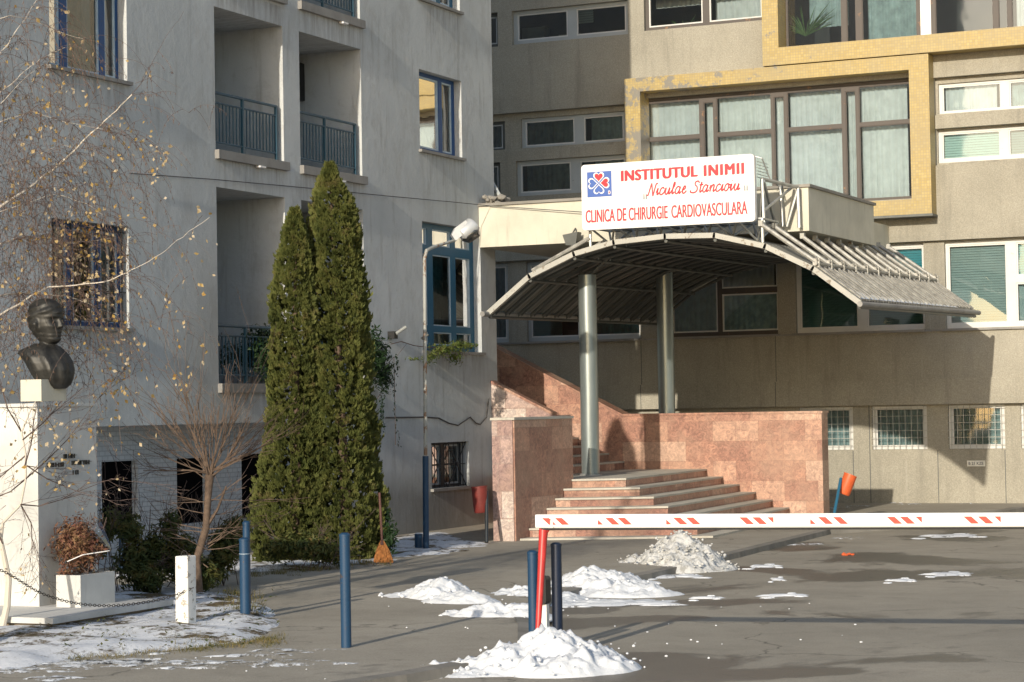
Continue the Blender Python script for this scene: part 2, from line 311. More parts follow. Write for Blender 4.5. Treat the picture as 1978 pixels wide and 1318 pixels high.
M['stone'] = mk_concrete('plinth_stone', (0.17, 0.13, 0.09), (0.3, 0.24, 0.17)); M['chain'] = plain('chain_iron', (0.05, 0.045, 0.04), 0.5, 0.6)
M['bark'] = plain('bark', (0.125, 0.085, 0.06), 0.9, var=0.35, scale=20); M['twig'] = plain('twig_bark', (0.10, 0.07, 0.06), 0.85, var=0.3)
M['birchbark'] = mk_peel('birch_bark', (0.60, 0.54, 0.46), (0.12, 0.09, 0.07), 0.62, 12, 0.8)
M['thuja'] = mk_leaf('thuja_foliage', [(0.032, 0.045, 0.012), (0.085, 0.10, 0.026), (0.135, 0.145, 0.04), (0.14, 0.105, 0.05)], 0.75, 0.12, 4.5)
M['ivy'] = mk_leaf('ivy_leaves', [(0.012, 0.03, 0.012), (0.03, 0.06, 0.02)], 0.45, 0.1); M['creeper'] = mk_leaf('creeper_leaves', [(0.05, 0.09, 0.02), (0.13, 0.17, 0.04), (0.16, 0.13, 0.05)], 0.6, 0.3)
M['shrub'] = mk_leaf('shrub_leaves', [(0.02, 0.035, 0.012), (0.05, 0.07, 0.02), (0.11, 0.11, 0.03), (0.17, 0.08, 0.03)], 0.5, 0.2, 7)
M['rose'] = mk_leaf('dry_flower_heads', [(0.10, 0.03, 0.02), (0.20, 0.09, 0.065), (0.26, 0.15, 0.08), (0.10, 0.10, 0.04)], 0.8, 0.2, 12)
M['birchleaf'] = mk_leaf('birch_leaves', [(0.40, 0.15, 0.05), (0.50, 0.33, 0.09), (0.66, 0.55, 0.38), (0.70, 0.64, 0.55)], 0.6, 0.45, 2.5)
M['catkin'] = plain('catkins', (0.13, 0.08, 0.055), 0.9, var=0.3); M['grass'] = mk_leaf('dry_grass', [(0.07, 0.08, 0.02), (0.16, 0.14, 0.05), (0.30, 0.22, 0.09)], 0.8, 0.2, 4)
M['straw'] = plain('broom_straw', (0.42, 0.17, 0.05), 0.9, var=0.3, scale=30); M['broomwood'] = plain('broom_handle_wood', (0.10, 0.04, 0.03), 0.7)
M['polegrey'] = mk_peel('worn_grey_pole_paint', (0.34, 0.35, 0.33), (0.22, 0.13, 0.08), 0.55, 5); M['alu'] = plain('cast_aluminium', (0.62, 0.63, 0.63), 0.4, 0.4, 0.06)
M['plate'] = plain('number_plate_white', (0.75, 0.74, 0.68), 0.5); M['cello'] = mk_glass('cellophane', (0.85, 0.85, 0.85), 2.2)
M['lampglass'] = mk_glass('lamp_bowl', (0.75, 0.75, 0.72), 2.0); M['plant'] = mk_leaf('house_plant', [(0.05, 0.12, 0.03), (0.16, 0.28, 0.08)], 0.5, 0.3)
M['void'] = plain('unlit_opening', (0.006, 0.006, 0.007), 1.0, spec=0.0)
M['grille'] = plain('window_mesh_wire', (0.50, 0.50, 0.46), 0.5, 0.2); M['iron'] = plain('wrought_iron', (0.015, 0.02, 0.025), 0.5)
M['card'] = plain('cardboard', (0.30, 0.34, 0.30), 0.8)
M['cable'] = plain('cable_sheath', (0.06, 0.06, 0.06), 0.7)

# ------------------------------------------------------------------ mesh builder
class MB:
    def __init__(s): s.v = []; s.f = []; s.mi = []; s.cur = 0
    def q(s, *pts):
        i = len(s.v); s.v.extend(Vector(p) for p in pts); s.f.append(tuple(range(i, i+len(pts)))); s.mi.append(s.cur)
    def box(s, x0, x1, y0, y1, z0, z1, fn=None):
        c = [Vector((x, y, z)) for x in (x0, x1) for y in (y0, y1) for z in (z0, z1)]
        if fn: c = [Vector(fn(*p)) for p in c]
        i = len(s.v); s.v.extend(c)
        for f in ((0, 1, 3, 2), (4, 6, 7, 5), (0, 4, 5, 1), (2, 3, 7, 6), (0, 2, 6, 4), (1, 5, 7, 3)): s.f.append(tuple(i+k for k in f)); s.mi.append(s.cur)
    def tube(s, pts, r, n=8, cap=True):
        pts = [Vector(p) for p in pts]; rr = r if hasattr(r, '__len__') else [r]*len(pts)
        base = len(s.v); prev = None
        for k, p in enumerate(pts):
            t = (pts[min(k+1, len(pts)-1)]-pts[max(k-1, 0)]).normalized()
            a = prev if prev is not None else (Vector((0, 0, 1)) if abs(t.z) < 0.9 else Vector((1, 0, 0)))
            a = (a - t*a.dot(t)); a = a.normalized() if a.length > 1e-6 else t.orthogonal().normalized()
            prev = a; b = t.cross(a)
            for j in range(n):
                th = 2*math.pi*j/n; s.v.append(p + (a*math.cos(th)+b*math.sin(th))*rr[k])
        for k in range(len(pts)-1):
            for j in range(n):
                s.f.append((base+k*n+j, base+k*n+(j+1) % n, base+(k+1)*n+(j+1) % n, base+(k+1)*n+j)); s.mi.append(s.cur)
        if cap:
            s.f.append(tuple(base+j for j in range(n))[::-1]); s.mi.append(s.cur)
            s.f.append(tuple(base+(len(pts)-1)*n+j for j in range(n))); s.mi.append(s.cur)
    def lathe(s, c, prof, n=20, axis=Vector((0, 0, 1))):
        s.tube([Vector(c)+axis*h for r, h in prof], [r for r, h in prof], n)
    def prism(s, poly, z0, z1, fn=None):
        g = fn or (lambda a, b, c: (a, b, c)); n = len(poly); i = len(s.v)
        s.v.extend(Vector(g(a, b, z0)) for a, b in poly); s.v.extend(Vector(g(a, b, z1)) for a, b in poly)
        s.f.append(tuple(range(i, i+n))[::-1]); s.f.append(tuple(range(i+n, i+2*n))); s.mi += [s.cur]*2
        for k in range(n): s.f.append((i+k, i+(k+1) % n, i+n+(k+1) % n, i+n+k)); s.mi.append(s.cur)
    def holes(s, fn, u0, u1, v0, v1, hs, df, db, outer=True, back=False):
        us = sorted({u0, u1} | {min(max(a, u0), u1) for h in hs for a in h[:2]}); vs = sorted({v0, v1} | {min(max(a, v0), v1) for h in hs for a in h[2:4]})
        for a, b in zip(us, us[1:]):
            for c, d in zip(vs, vs[1:]):
                if b-a < 1e-6 or d-c < 1e-6: continue
                mu, mv = (a+b)/2, (c+d)/2
                if any(h[0] < mu < h[1] and h[2] < mv < h[3] for h in hs): continue
                s.q(fn(a, c, df), fn(b, c, df), fn(b, d, df), fn(a, d, df))
                if back: s.q(fn(a, c, db), fn(a, d, db), fn(b, d, db), fn(b, c, db))
        for h in hs:
            a, b, c, d = max(h[0], u0), min(h[1], u1), max(h[2], v0), min(h[3], v1); e = h[4] if len(h) > 4 else db
            s.q(fn(a, c, df), fn(a, d, df), fn(a, d, e), fn(a, c, e)); s.q(fn(b, c, e), fn(b, d, e), fn(b, d, df), fn(b, c, df))
            s.q(fn(a, c, e), fn(b, c, e), fn(b, c, df), fn(a, c, df)); s.q(fn(a, d, df), fn(b, d, df), fn(b, d, e), fn(a, d, e))
        if outer:
            s.q(fn(u0, v0, db), fn(u0, v1, db), fn(u0, v1, df), fn(u0, v0, df)); s.q(fn(u1, v0, df), fn(u1, v1, df), fn(u1, v1, db), fn(u1, v0, db))
            s.q(fn(u0, v0, db), fn(u0, v0, df), fn(u1, v0, df), fn(u1, v0, db)); s.q(fn(u0, v1, df), fn(u0, v1, db), fn(u1, v1, db), fn(u1, v1, df))
    def build(s, name, mats, parent=None, org=None, smooth=False, recalc=True):
        if not isinstance(mats, (list, tuple)): mats = [mats]
        rootp = parent
        while rootp is not None and rootp.parent is not None: rootp = rootp.parent
        o_ = rootp.location.copy() if rootp is not None else Vector(org) if org is not None else Vector((0, 0, 0))
        if rootp is not None and parent.type == 'MESH' and parent is rootp: o_ = rootp.location.copy()
        me = bpy.data.meshes.new(name); me.from_pydata([tuple(v-o_) for v in s.v], [], s.f)
        for m in mats: me.materials.append(m)
        if len(mats) > 1: me.polygons.foreach_set('material_index', s.mi)
        if recalc and len(s.v) < 60000:
            bm = bmesh.new(); bm.from_mesh(me); bmesh.ops.remove_doubles(bm, verts=bm.verts, dist=1e-5) if len(s.v) < 20000 else None
            bmesh.ops.recalc_face_normals(bm, faces=bm.faces); bm.to_mesh(me); bm.free()
        if smooth:
            me.polygons.foreach_set('use_smooth', [True]*len(me.polygons))
            if smooth != 'all': me.set_sharp_from_angle(angle=R(40))
        ob = bpy.data.objects.new(name, me); C.objects.link(ob)
        if rootp is not None: ob.parent = parent
        else: ob.location = o_
        return ob
def tag(o, label, cat, group=None, kind=None):
    if label: o['label'] = label
    if cat: o['category'] = cat
    if group: o['group'] = group
    if kind: o['kind'] = kind
    return o
def thing(name, label, cat, loc, group=None):
    o = bpy.data.objects.new(name, None); C.objects.link(o); o.location = loc; o.empty_display_size = 0.2
    return tag(o, label, cat, group)
def struct(o): o['kind'] = 'structure'; return o

# ------------------------------------------------------------------ ground
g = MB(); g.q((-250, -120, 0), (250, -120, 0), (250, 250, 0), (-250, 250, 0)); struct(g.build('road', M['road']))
def gp(x, y, z=0.0): p = pz(x, y, z); return (p.x, p.y)
kerb_px = [(470, 1400), (640, 1318), (760, 1300), (900, 1275), (1000, 1245), (1000, 1205), (985, 1180), (1040, 1155), (1110, 1132), (1195, 1114), (1240, 1106), (1400, 1068), (1590, 1022)]
kl = [gp(*p, 0.08) for p in kerb_px]
# the kerb runs on towards the building and along it
kx, ky = kl[-1]; BY = 7.44
kl2 = kl + [(kx+0.8, ky+1.6), (kx+1.6, BY-1.3), (30, BY-1.3)]
walk = [(-60, -60), (kl[0][0]+0.3, -60)] + kl2 + [(30, BY+8), (-60, BY+8)]
g = MB(); g.prism(walk, 0.004, 0.08); struct(g.build('pavement', M['walk']))
def offset_line(pts, d):
    out = []
    for i, p in enumerate(pts):
        a = Vector(pts[max(i-1, 0)]); b = Vector(pts[min(i+1, len(pts)-1)]); t = (b-a).normalized(); out.append((p[0]+t.y*d, p[1]-t.x*d))
    return out
def resample(pts, step):
    out = [pts[0]]
    for a, b in zip(pts, pts[1:]):
        L = math.dist(a, b); n = max(1, int(L/step))
        for k in range(1, n+1): out.append((a[0]+(b[0]-a[0])*k/n, a[1]+(b[1]-a[1])*k/n))
    return out
g = MB(); kk = resample(kl2, 0.25); ko = offset_line(kk, 0.13)
for i in range(len(kk)-1):
    j0 = [noise.noise(Vector((i*0.7+e, 3, 1)))*0.025 for e in (0, 1)]
    zt = 0.085
    a, b = kk[i], kk[i+1]; c, d = ko[i], ko[i+1]; c = (c[0]+j0[0], c[1]); d = (d[0]+[noise.noise(Vector(((i+1)*0.7, 3, 1)))*0.025][0], d[1])
    g.q((a[0], a[1], zt), (b[0], b[1], zt), (d[0], d[1], zt-0.01), (c[0], c[1], zt-0.01)); g.q((c[0], c[1], zt-0.01), (d[0], d[1], zt-0.01), (d[0]+0.01, d[1], 0), (c[0]+0.01, c[1], 0))
struct(g.build('kerb', M['kerb'], recalc=False))

def inpoly(x, y, poly):
    c = False; j = len(poly)-1
    for i in range(len(poly)):
        xi, yi = poly[i]; xj, yj = poly[j]
        if (yi > y) != (yj > y) and x < (xj-xi)*(y-yi)/(yj-yi)+xi: c = not c
        j = i
    return c
def edge_dist(x, y, poly):
    best = 9
    for i in range(len(poly)):
        a = Vector(poly[i]); b = Vector(poly[(i+1) % len(poly)]); p = Vector((x, y)); ab = b-a
        t = max(0, min(1, (p-a).dot(ab)/max(ab.length_squared, 1e-9))); best = min(best, (p-a-ab*t).length)
    return best
def bed(name, poly, h=0.1, step=0.07, z=0.05):
    xs = [p[0] for p in poly]; ys = [p[1] for p in poly]; g = MB(); idx = {}
    nx = int((max(xs)-min(xs))/step)+2; ny = int((max(ys)-min(ys))/step)+2
    def vert(i, j):
        if (i, j) in idx: return idx[i, j]
        x = min(xs)+i*step; y = min(ys)+j*step; e = edge_dist(x, y, poly)
        zz = z + h*min(1, e/0.45)**0.6*(1 if inpoly(x, y, poly) else -0.3) + (noise.fractal(Vector((x*1.7, y*1.7, 0)), 1.0, 2.0, 5)*0.035 + noise.noise(Vector((x*7, y*7, 5)))*0.012)*min(1, e/0.2+0.2)
        g.v.append(Vector((x, y, zz))); idx[i, j] = len(g.v)-1; return idx[i, j]
    for i in range(nx):
        for j in range(ny):
            x = min(xs)+(i+0.5)*step; y = min(ys)+(j+0.5)*step
            if inpoly(x+noise.noise(Vector((x*3, y*3, 9)))*0.12, y+noise.noise(Vector((x*3, y*3, 19)))*0.12, poly):
                g.f.append((vert(i, j), vert(i+1, j), vert(i+1, j+1), vert(i, j+1))); g.mi.append(0)
    return struct(g.build(name, M['bed'], smooth='all'))
bed1 = [gp(*p, 0.1) for p in [(-160, 1300), (0, 1292), (180, 1268), (350, 1252), (500, 1236), (548, 1212), (553, 1190), (530, 1165), (480, 1148), (400, 1138), (250, 1128), (-60, 1120), (-200, 1125)]]
bed('snowy_bed', bed1, 0.09)
bed2f = [gp(*p, 0.1) for p in [(60, 1122), (250, 1117), (430, 1110), (600, 1098), (730, 1084), (860, 1071), (975, 1053)]]
bed2 = bed2f + [(0.15, -2.5), (0.02, -3), (0.02, bed2f[0][1]-1)]
bed('building_bed', bed2, 0.05, 0.09)

# ------------------------------------------------------------------ left building
FL = lambda u, v, d: (d, u, v)                       # facade x=0, u along +y, v height, d outwards
FR = lambda u, v, d: (u, BY-d, v)                    # facade y=BY facing the camera
def rectL(tl, br, d=0.0): a = px(*tl, d); b = px(*br, d); return (a.y, b.y, b.z, a.z)
def rectR(tl, br, d=0.0): a = py(*tl, BY-d); b = py(*br, BY-d); return (a.x, b.x, b.z, a.z)

def wavy(g, fn, u0, u1, v0, v1, d, amp=0.032, per=0.12, seed=0, step=0.018):
    n = max(4, int((u1-u0)/step)); last = None
    for i in range(n+1):
        u = u0+(u1-u0)*i/n; ph = noise.noise(Vector((u*2.1, seed*3.3, 0)))*4
        dd = d + amp*math.sin(2*math.pi*u/per+ph)*(0.6+0.4*noise.noise(Vector((u*5, seed, 2))))
        cur = (fn(u, v0, dd), fn(u, v1, dd*0.5+d*0.5))
        if last: g.q(last[0], cur[0], cur[1], last[1])
        last = cur
def slats(g, fn, u0, u1, v0, v1, d, pitch=0.05):
    n = int((v1-v0)/pitch)
    for i in range(n):
        v = v0+i*pitch; g.q(fn(u0, v, d+0.012), fn(u1, v, d+0.012), fn(u1, v+pitch*0.98, d-0.012), fn(u0, v+pitch*0.98, d-0.012))
wcount = [0]
def window(parent, fn, rect, panes, recess, fmat, smat, gmat=None, cover=None, fw_=0.05, sash=0.03, sill=None, sillout=0.06, silldrop=0.05, sash_inset=0.012, coverd=0.13):
    """panes: list of (u0,u1,v0,v1) as fractions; cover: per-pane list of ('curtain'|'blind', material, f0, f1)"""
    wcount[0] += 1
    u0, u1, v0, v1 = rect; W = u1-u0; H = v1-v0
    g = MB(); pr = [(u0+W*a, u0+W*b, v0+H*c, v0+H*d) for a, b, c, d in panes]
    g.holes(fn, u0+0.003, u1-0.003, v0+0.003, v1-0.003, pr, -recess, -recess-0.07, outer=True, back=False)
    f = g.build('window', fmat, parent)
    g = MB()
    for a, b, c, d in pr:
        s = sash; g.holes(fn, a+0.001, b-0.001, c+0.001, d-0.001, [(a+s, b-s, c+s, d-s)], -recess-sash_inset, -recess-0.05, outer=True)
    g.build('sash', smat, f)
    g = MB()
    for a, b, c, d in pr: g.q(fn(a+0.01, c+0.01, -recess-0.035), fn(b-0.01, c+0.01, -recess-0.035), fn(b-0.01, d-0.01, -recess-0.035), fn(a+0.01, d-0.01, -recess-0.035))
    g.build('glass', gmat or M['glass'], f)
    if cover:
        by = {}
        for k, cv in enumerate(cover):
            if not cv: continue
            for c_ in (cv if isinstance(cv, list) else [cv]):
                kind, mat, f0_, f1_ = c_[:4]; a, b, c, d = pr[k]
                gg = by.setdefault((kind, mat), MB()); lo, hi = (c_[4], c_[5]) if len(c_) > 4 else (0, 1)
                aa, bb = a+(b-a)*f0_-0.01, a+(b-a)*f1_+0.01; cc, dd = c+(d-c)*lo-0.02, c+(d-c)*hi+0.02
                if kind == 'curtain': wavy(gg, fn, aa, bb, cc, dd, -recess-coverd, seed=wcount[0]+k)
                else: slats(gg, fn, aa, bb, cc, dd, -recess-coverd+0.03)
        for (kind, mat), gg in by.items(): gg.build(kind, M[mat], f, recalc=False)
    if sill:
        g = MB(); g.box(u0-0.05, u1+0.05, v0-silldrop, v0-0.004, -recess+0.0, sillout, lambda a, b, c: fn(a, b, c)); g.build('sill', sill, f)
    return f

LB = thing('clinic_wing', 'grey rendered building wing with recessed balconies and blue windows', 'building', (-6, -9, 0))
A1 = rectL((413, 12), (549, 322)); B1 = rectL((577, 61), (700, 343)); A2 = rectL((418, 361), (551, 742)); B2 = rectL((581, 387), (704, 742))
A1 = (A1[0], A1[1], px(417, 289).z, A1[3]); B1 = (B1[0], B1[1], A1[2], A1[3]); A2 = (A1[0], A1[1], px(424, 741).z, px(418, 361).z); B2 = (B1[0], B1[1], A2[2], A2[3])
SH = A1[2]-px(577, 0).z
z0s = px(577, 2).z
B0 = (B1[0], B1[1], z0s, z0s+2.1); A0 = (A1[0], A1[1], z0s, z0s+2.1)
W1 = rectL((809, 133), (893, 305)); W1 = (W1[0], W1[1], px(811, 288).z, W1[3])
W2 = rectL((815, 427), (931, 680)); W2 = (W2[0], W2[1], px(906, 680).z, W2[3])
W0 = (W1[0], W1[1], px(817, -2).z, px(817, -2).z+1.6)
W3 = rectL((94, -60), (246, 160)); W3 = (W3[0], W3[1], px(96, 125).z, px(96, 125).z+(W1[3]-W1[2]))
W4 = rectL((99, 421), (250, 634)); W5 = rectL((833, 856), (907, 938))
ZS = px(360, 820).z
rec = (-22.0, px(622, 815).y, 0.0, ZS, -0.55)
D = 0.14
hs = [h+(-1.5,) for h in (A0, B0, A1, B1, A2, B2)] + [h+(-0.3,) for h in (W0, W1, W2, W3, W4)] + [W5+(-0.28,), rec]
g = MB(); g.holes(FL, -22, 0, 0, 16, hs, 0, -0.3, outer=False)
g.q((0, 0, 0), (0, 0, 16), (-14, 0, 16), (-14, 0, 0)); g.q((-14, -22, 0), (-14, -22, 16), (0, -22, 16), (0, -22, 0)); g.q((0, 0, 16), (0, -22, 16), (-14, -22, 16), (-14, 0, 16)); g.q((-14, 0, 0), (-14, 0, 16), (-14, -22, 16), (-14, -22, 0))
g.build('wall', M['plaster'], LB, recalc=False)
g = MB(); g.q(FL(-21.9, 0, -2.4), FL(-0.1, 0, -2.4), FL(-0.1, 16, -2.4), FL(-21.9, 16, -2.4)); g.build('room_wall', M['dark'], LB)
# recessed brick strip with dark openings
bo = [(px(196, 892, -0.55).y, px(266, 890, -0.55).y, 0.55, px(230, 891, -0.55).z), (px(341, 886, -0.55).y, px(402, 884, -0.55).y, 0.55, px(370, 885, -0.55).z), (px(466, 878, -0.55).y, px(530, 876, -0.55).y, 0.55, px(495, 877, -0.55).z)]
g = MB(); g.holes(FL, rec[0], rec[1], 0, ZS, bo, -0.549, -0.66, outer=False); g.build('brick_wall', M['brick'], LB, recalc=False)
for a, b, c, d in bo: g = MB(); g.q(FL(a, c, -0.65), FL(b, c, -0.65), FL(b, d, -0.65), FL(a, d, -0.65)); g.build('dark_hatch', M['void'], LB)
for nm, rc in (('A0', A0), ('B0', B0), ('A1', A1), ('B1', B1), ('A2', A2), ('B2', B2)):
    u0, u1, v0, v1 = rc
    g = MB(); g.q(FL(u0, v0, -1.5), FL(u1, v0, -1.5), FL(u1, v1, -1.5), FL(u0, v1, -1.5))
    bal = g.build('balcony', M['plaster'], LB)
    g = MB(); g.box(u0-0.02, u1+0.06, v0-0.13, v0-0.003, -0.2, 0.07, FL); g.build('ledge', M['sill'], bal)
    g = MB()
    zt, zm, zb = v0+0.82, v0+0.68, v0+0.12; dd = -0.06
    for zz, r_ in ((zt, 0.022), (zm, 0.014), (zb, 0.014)): g.tube([FL(u0+0.01, zz, dd), FL(u1-0.1, zz, dd)], r_, 8)
    for uu in (u0+0.02, (u0+u1)/2-0.12, u1-0.12): g.box(uu-0.02, uu+0.02, v0, zt, dd-0.02, dd+0.02, FL)
    n = 19
    for k in range(1, n):
        uu = u0+0.02+(u1-u0-0.14)*k/n; g.box(uu-0.008, uu+0.008, zb, zm, dd-0.008, dd+0.008, FL)
    g.build('railing', M['rail'], bal)
    if nm in ('A1', 'B1', 'B0'):
        g = MB(); um = (u0+u1)/2+(0.1 if nm != 'B0' else 0.25); g.box(um, um+0.16, v0-0.16, v0-0.135, 0.02, 0.10, FL); g.build('drip_spout', M['signwhite'], bal)
    if nm in ('B1', 'B2'):   # dark doorway in the side wall of the balcony
        g = MB(); zz = v1-0.75 if nm == 'B1' else v1-1.0
        g.box(u1-0.3, u1-0.01, zz, v1-0.15, -1.48, -1.02, FL); g.build('ventilation_box', M['black'], bal)
P2 = [(0.07, 0.62, 0.05, 0.95), (0.70, 0.94, 0.05, 0.95)]
window(LB, FL, W1, P2, D, M['blue_win'], M['pale_frame'], cover=[[('curtain', 'curtain_gold', 0.0, 0.75, 0.5, 1), ('curtain', 'curtain', 0.72, 1.0)], ('curtain', 'curtain', 0, 1)], sill=M['sill'])
window(LB, FL, W0, P2, D, M['blue_teal'], M['pale_frame'], cover=[('curtain', 'curtain', 0, 1), None], sill=M['sill'])
window(LB, FL, W3, [(0.0, 0.24, 0.03, 0.95), (0.33, 0.75, 0.03, 0.95), (0.82, 0.97, 0.03, 0.95)], D, M['blue_win'], M['pale_frame'], M['glass_blue'], cover=[('curtain', 'curtain_teal', 0, 1), [('curtain', 'curtain_teal', 0, 0.7), ('curtain', 'curtain', 0.72, 1)], ('curtain', 'curtain', 0.1, 1)], sill=M['sill'])
f4 = window(LB, FL, W4, [(0.02, 0.30, 0.05, 0.94), (0.38, 0.66, 0.05, 0.94), (0.74, 0.97, 0.05, 0.94)], D, M['blue_win'], M['pale_frame'], cover=[('curtain', 'curtain_teal', 0.5, 1), ('curtain', 'curtain_teal', 0, 0.4), ('curtain', 'curtain', 0.4, 1)], sill=M['sill'])
g = MB()
for k in range(9): uu = W4[0]+(W4[1]-W4[0])*(k+0.5)/9; g.box(uu-0.008, uu+0.008, W4[2], W4[3], -0.05, -0.035, FL)
for zz in (0.06, 0.35, 0.65, 0.94): vv = W4[2]+(W4[3]-W4[2])*zz; g.box(W4[0], W4[1], vv-0.008, vv+0.008, -0.06, -0.045, FL)
g.build('iron_grille', M['iron'], f4)
cols = [(0.04, 0.20), (0.29, 0.60), (0.68, 0.94)]; rows = [(0.05, 0.15), (0.20, 0.76), (0.83, 0.96)]
window(LB, FL, W2, [(a, b, c, d) for a, b in cols for c, d in rows], D, M['blue_teal'], M['pale_frame'], M['glass_blue'], cover=[('curtain', 'curtain_teal', 0, 1)]*3+[('curtain', 'curtain_teal', 0.25, 0.9)]*3+[('curtain', 'curtain', 0.5, 1)]*3, sill=M['sill'], sash=0.02)
f5 = window(LB, FL, W5, [(0.04, 0.46, 0.06, 0.94), (0.54, 0.96, 0.06, 0.94)], 0.16, M['iron'], M['grey_frame'], cover=[('curtain', 'curtain', 0.3, 0.8), ('curtain', 'curtain', 0.0, 0.3)], sill=M['sill'])
g = MB(); u0, u1, v0, v1 = W5; zq = -0.08
for k in range(8): uu = u0+(u1-u0)*(k+0.5)/8; g.tube([FL(uu, v0, zq), FL(uu, v1, zq)], 0.008, 6)
for a in (0, 1):
    ua = u0+(u1-u0)*0.5*a; ub = ua+(u1-u0)*0.5
    g.tube([FL(ua, v0, zq+0.02), FL(ub, v1, zq+0.02)], 0.009, 6); g.tube([FL(ub, v0, zq+0.02), FL(ua, v1, zq+0.02)], 0.009, 6)
for vv in (v0+0.02, (v0+v1)/2, v1-0.02): g.tube([FL(u0, vv, zq), FL(u1, vv, zq)], 0.008, 6)
g.build('iron_grille', M['iron'], f5)
# cable sagging over the wall and a security camera on a bracket
g = MB(); pts = [px(x, y, 0.03) for x, y in [(745, 807), (820, 806), (848, 808), (868, 818), (885, 822), (900, 812), (908, 806), (920, 818), (928, 820), (940, 806), (944, 770)]]
g.tube(pts, 0.012, 6); tag(g.build('wall_cable', M['cable'], org=pts[0]), 'black cable sagging in loops across the grey wall above the basement window', 'cable')
c = px(765, 645, 0.12); t = thing('wall_camera', 'small dark security camera on a bracket fixed to the grey wall beside the conifers', 'lamp', (0, c.y, c.z))
g = MB(); g.box(0.0, 0.12, c.y-0.06, c.y+0.06, c.z-0.08, c.z+0.04); g.build('mount', M['black'], t)
g = MB(); g.tube([c+Vector((0, 0, 0)), c+Vector((0.12, 0.12, 0.11))], 0.028, 10); g.build('arm', M['polegrey'], t)

# ------------------------------------------------------------------ right building
RB = thing('clinic_building', 'beige pebbledash clinic with ribbon windows and yellow mosaic window frames', 'building', (6, BY+6, 0))
UL, UR_ = -10.0, 26.0
zbeam = py(1700, 470, BY).z; zsill = py(1660, 642, BY).z; zledge = py(1709, 733, BY).z; zlow = py(1709, 783, BY).z
b2 = (py(1803, 150, BY).x, UR_, py(1810, 320, BY).z, py(1810, 150, BY).z)
b2l = (UL, py(1206, 203, BY).x, py(1006, 292, BY).z, py(1006, 217, BY).z)
wa = rectR((988, 22), (1213, 66)); wb = rectR((1243, -12), (1472, 39)); wap = rectR((900, 30), (962, 90)); wd = rectR((996, 312), (1208, 367)); wdp = rectR((900, 318), (967, 372))
big1 = rectR((1246, 190), (1770, 383)); big2 = rectR((1512, -70), (2190, 44))
holes = [b2+(-0.15,), b2l+(-0.15,)] + [h+(-0.3,) for h in (wa, wb, wap, wd, wdp, big1, big2)] + [(UL, UR_, zsill, zbeam, -0.12)]
g = MB(); g.holes(FR, UL, UR_, zledge, 16, holes, 0, -0.3, outer=False)
# projecting lower band
g.holes(FR, UL, UR_, zlow, zledge, [], 0.07, -0.3, outer=True)
g.q((UR_, BY, 0), (UR_, BY, 16), (UR_, BY+14, 16), (UR_, BY+14, 0)); g.q((UL, BY, 16), (UR_, BY, 16), (UR_, BY+14, 16), (UL, BY+14, 16)); g.q((UL, BY, 0), (UL, BY, 16), (UL, BY+14, 16), (UL, BY+14, 0)); g.q((UL, BY+14, 0), (UL, BY+14, 16), (UR_, BY+14, 16), (UR_, BY+14, 0))
# recessed bands with their windows
wg = rectR((1824, 474), (2085, 622), -0.12); wh = rectR((1535, 489), (1787, 630), -0.12); wi = rectR((1290, 502), (1503, 643), -0.12); wj = rectR((1016, 516), (1237, 652), -0.12); wjp = rectR((880, 524), (983, 660), -0.12)
fix = lambda r_, a=zsill+0.02, b=zbeam-0.03: (r_[0], r_[1], a, b)
wg, wh, wi, wj, wjp = map(fix, (wg, wh, wi, wj, wjp)); zw = wg
xs = [wg[1]+0.35]; extra = [(xs[0], xs[0]+2.7, wg[2], wg[3]), (xs[0]+3.1, xs[0]+5.8, wg[2], wg[3])]
g.holes(FR, UL, UR_, zsill, zbeam, [w_+(-0.35,) for w_ in [wg, wh, wi, wj, wjp]+extra], -0.12, -0.35, outer=False)
we = rectR((1812, 163), (2085, 206), -0.15); wf = rectR((1810, 253), (2085, 300), -0.1); we = (we[0], we[1], py(1812, 221, BY+0.15).z, py(1812, 163, BY+0.15).z); wf = (wf[0], wf[1], py(1810, 316, BY+0.15).z, py(1810, 254, BY+0.15).z)
g.holes(FR, b2[0], b2[1], b2[2], b2[3], [we+(-0.35,), wf+(-0.35,)], -0.15, -0.35, outer=False)
zst = (py(1805, 223, BY).z, py(1805, 249, BY).z); g.box(b2[0]+0.01, b2[1], zst[1], zst[0], -0.149, -0.02, FR)
wc = rectR((1006, 230), (1212, 270), -0.15); wc = (wc[0], b2l[1]-0.02, py(1006, 287, BY+0.15).z, wc[3]); wcp = rectR((900, 240), (976, 289), -0.15)
g.holes(FR, b2l[0], b2l[1], b2l[2], b2l[3], [wc+(-0.35,), wcp+(-0.35,)], -0.15, -0.35, outer=False)
# basement wall
bw = [rectR(a, b, -0.14) for a, b in (((1545, 789), (1650, 866)), ((1685, 785), (1793, 868)), ((1832, 783), (1943, 866)), ((1972, 781), (2083, 864)))]
zbb, zbt = bw[1][2], zlow-0.02; bw = [(w_[0], w_[1], zbb, zbt) for w_ in bw]
g.holes(FR, UL, UR_, 0, zlow, [w_+(-0.35,) for w_ in bw], -0.10, -0.35, outer=False)
g.build('wall', M['pebble'], RB, recalc=False)
for xx in (1648.5, 1681, 1942, 1812): g = MB(); uu = py(xx, 900, BY+0.1).x; g.box(uu-0.008, uu+0.008, 0.08, zbb-0.02 if xx != 1681 else zlow, -0.101, -0.096, FR); g.build('panel_joint', M['darksteel'], RB)
for xx in (1141, 1240, 1500): g = MB(); uu = py(xx, 760, BY).x; g.box(uu-0.007, uu+0.007, zlow, zledge-0.01, 0.068, 0.073, FR); g.box(uu-0.007, uu+0.007, zledge, zsill, -0.002, 0.003, FR); g.build('panel_joint', M['darksteel'], RB)
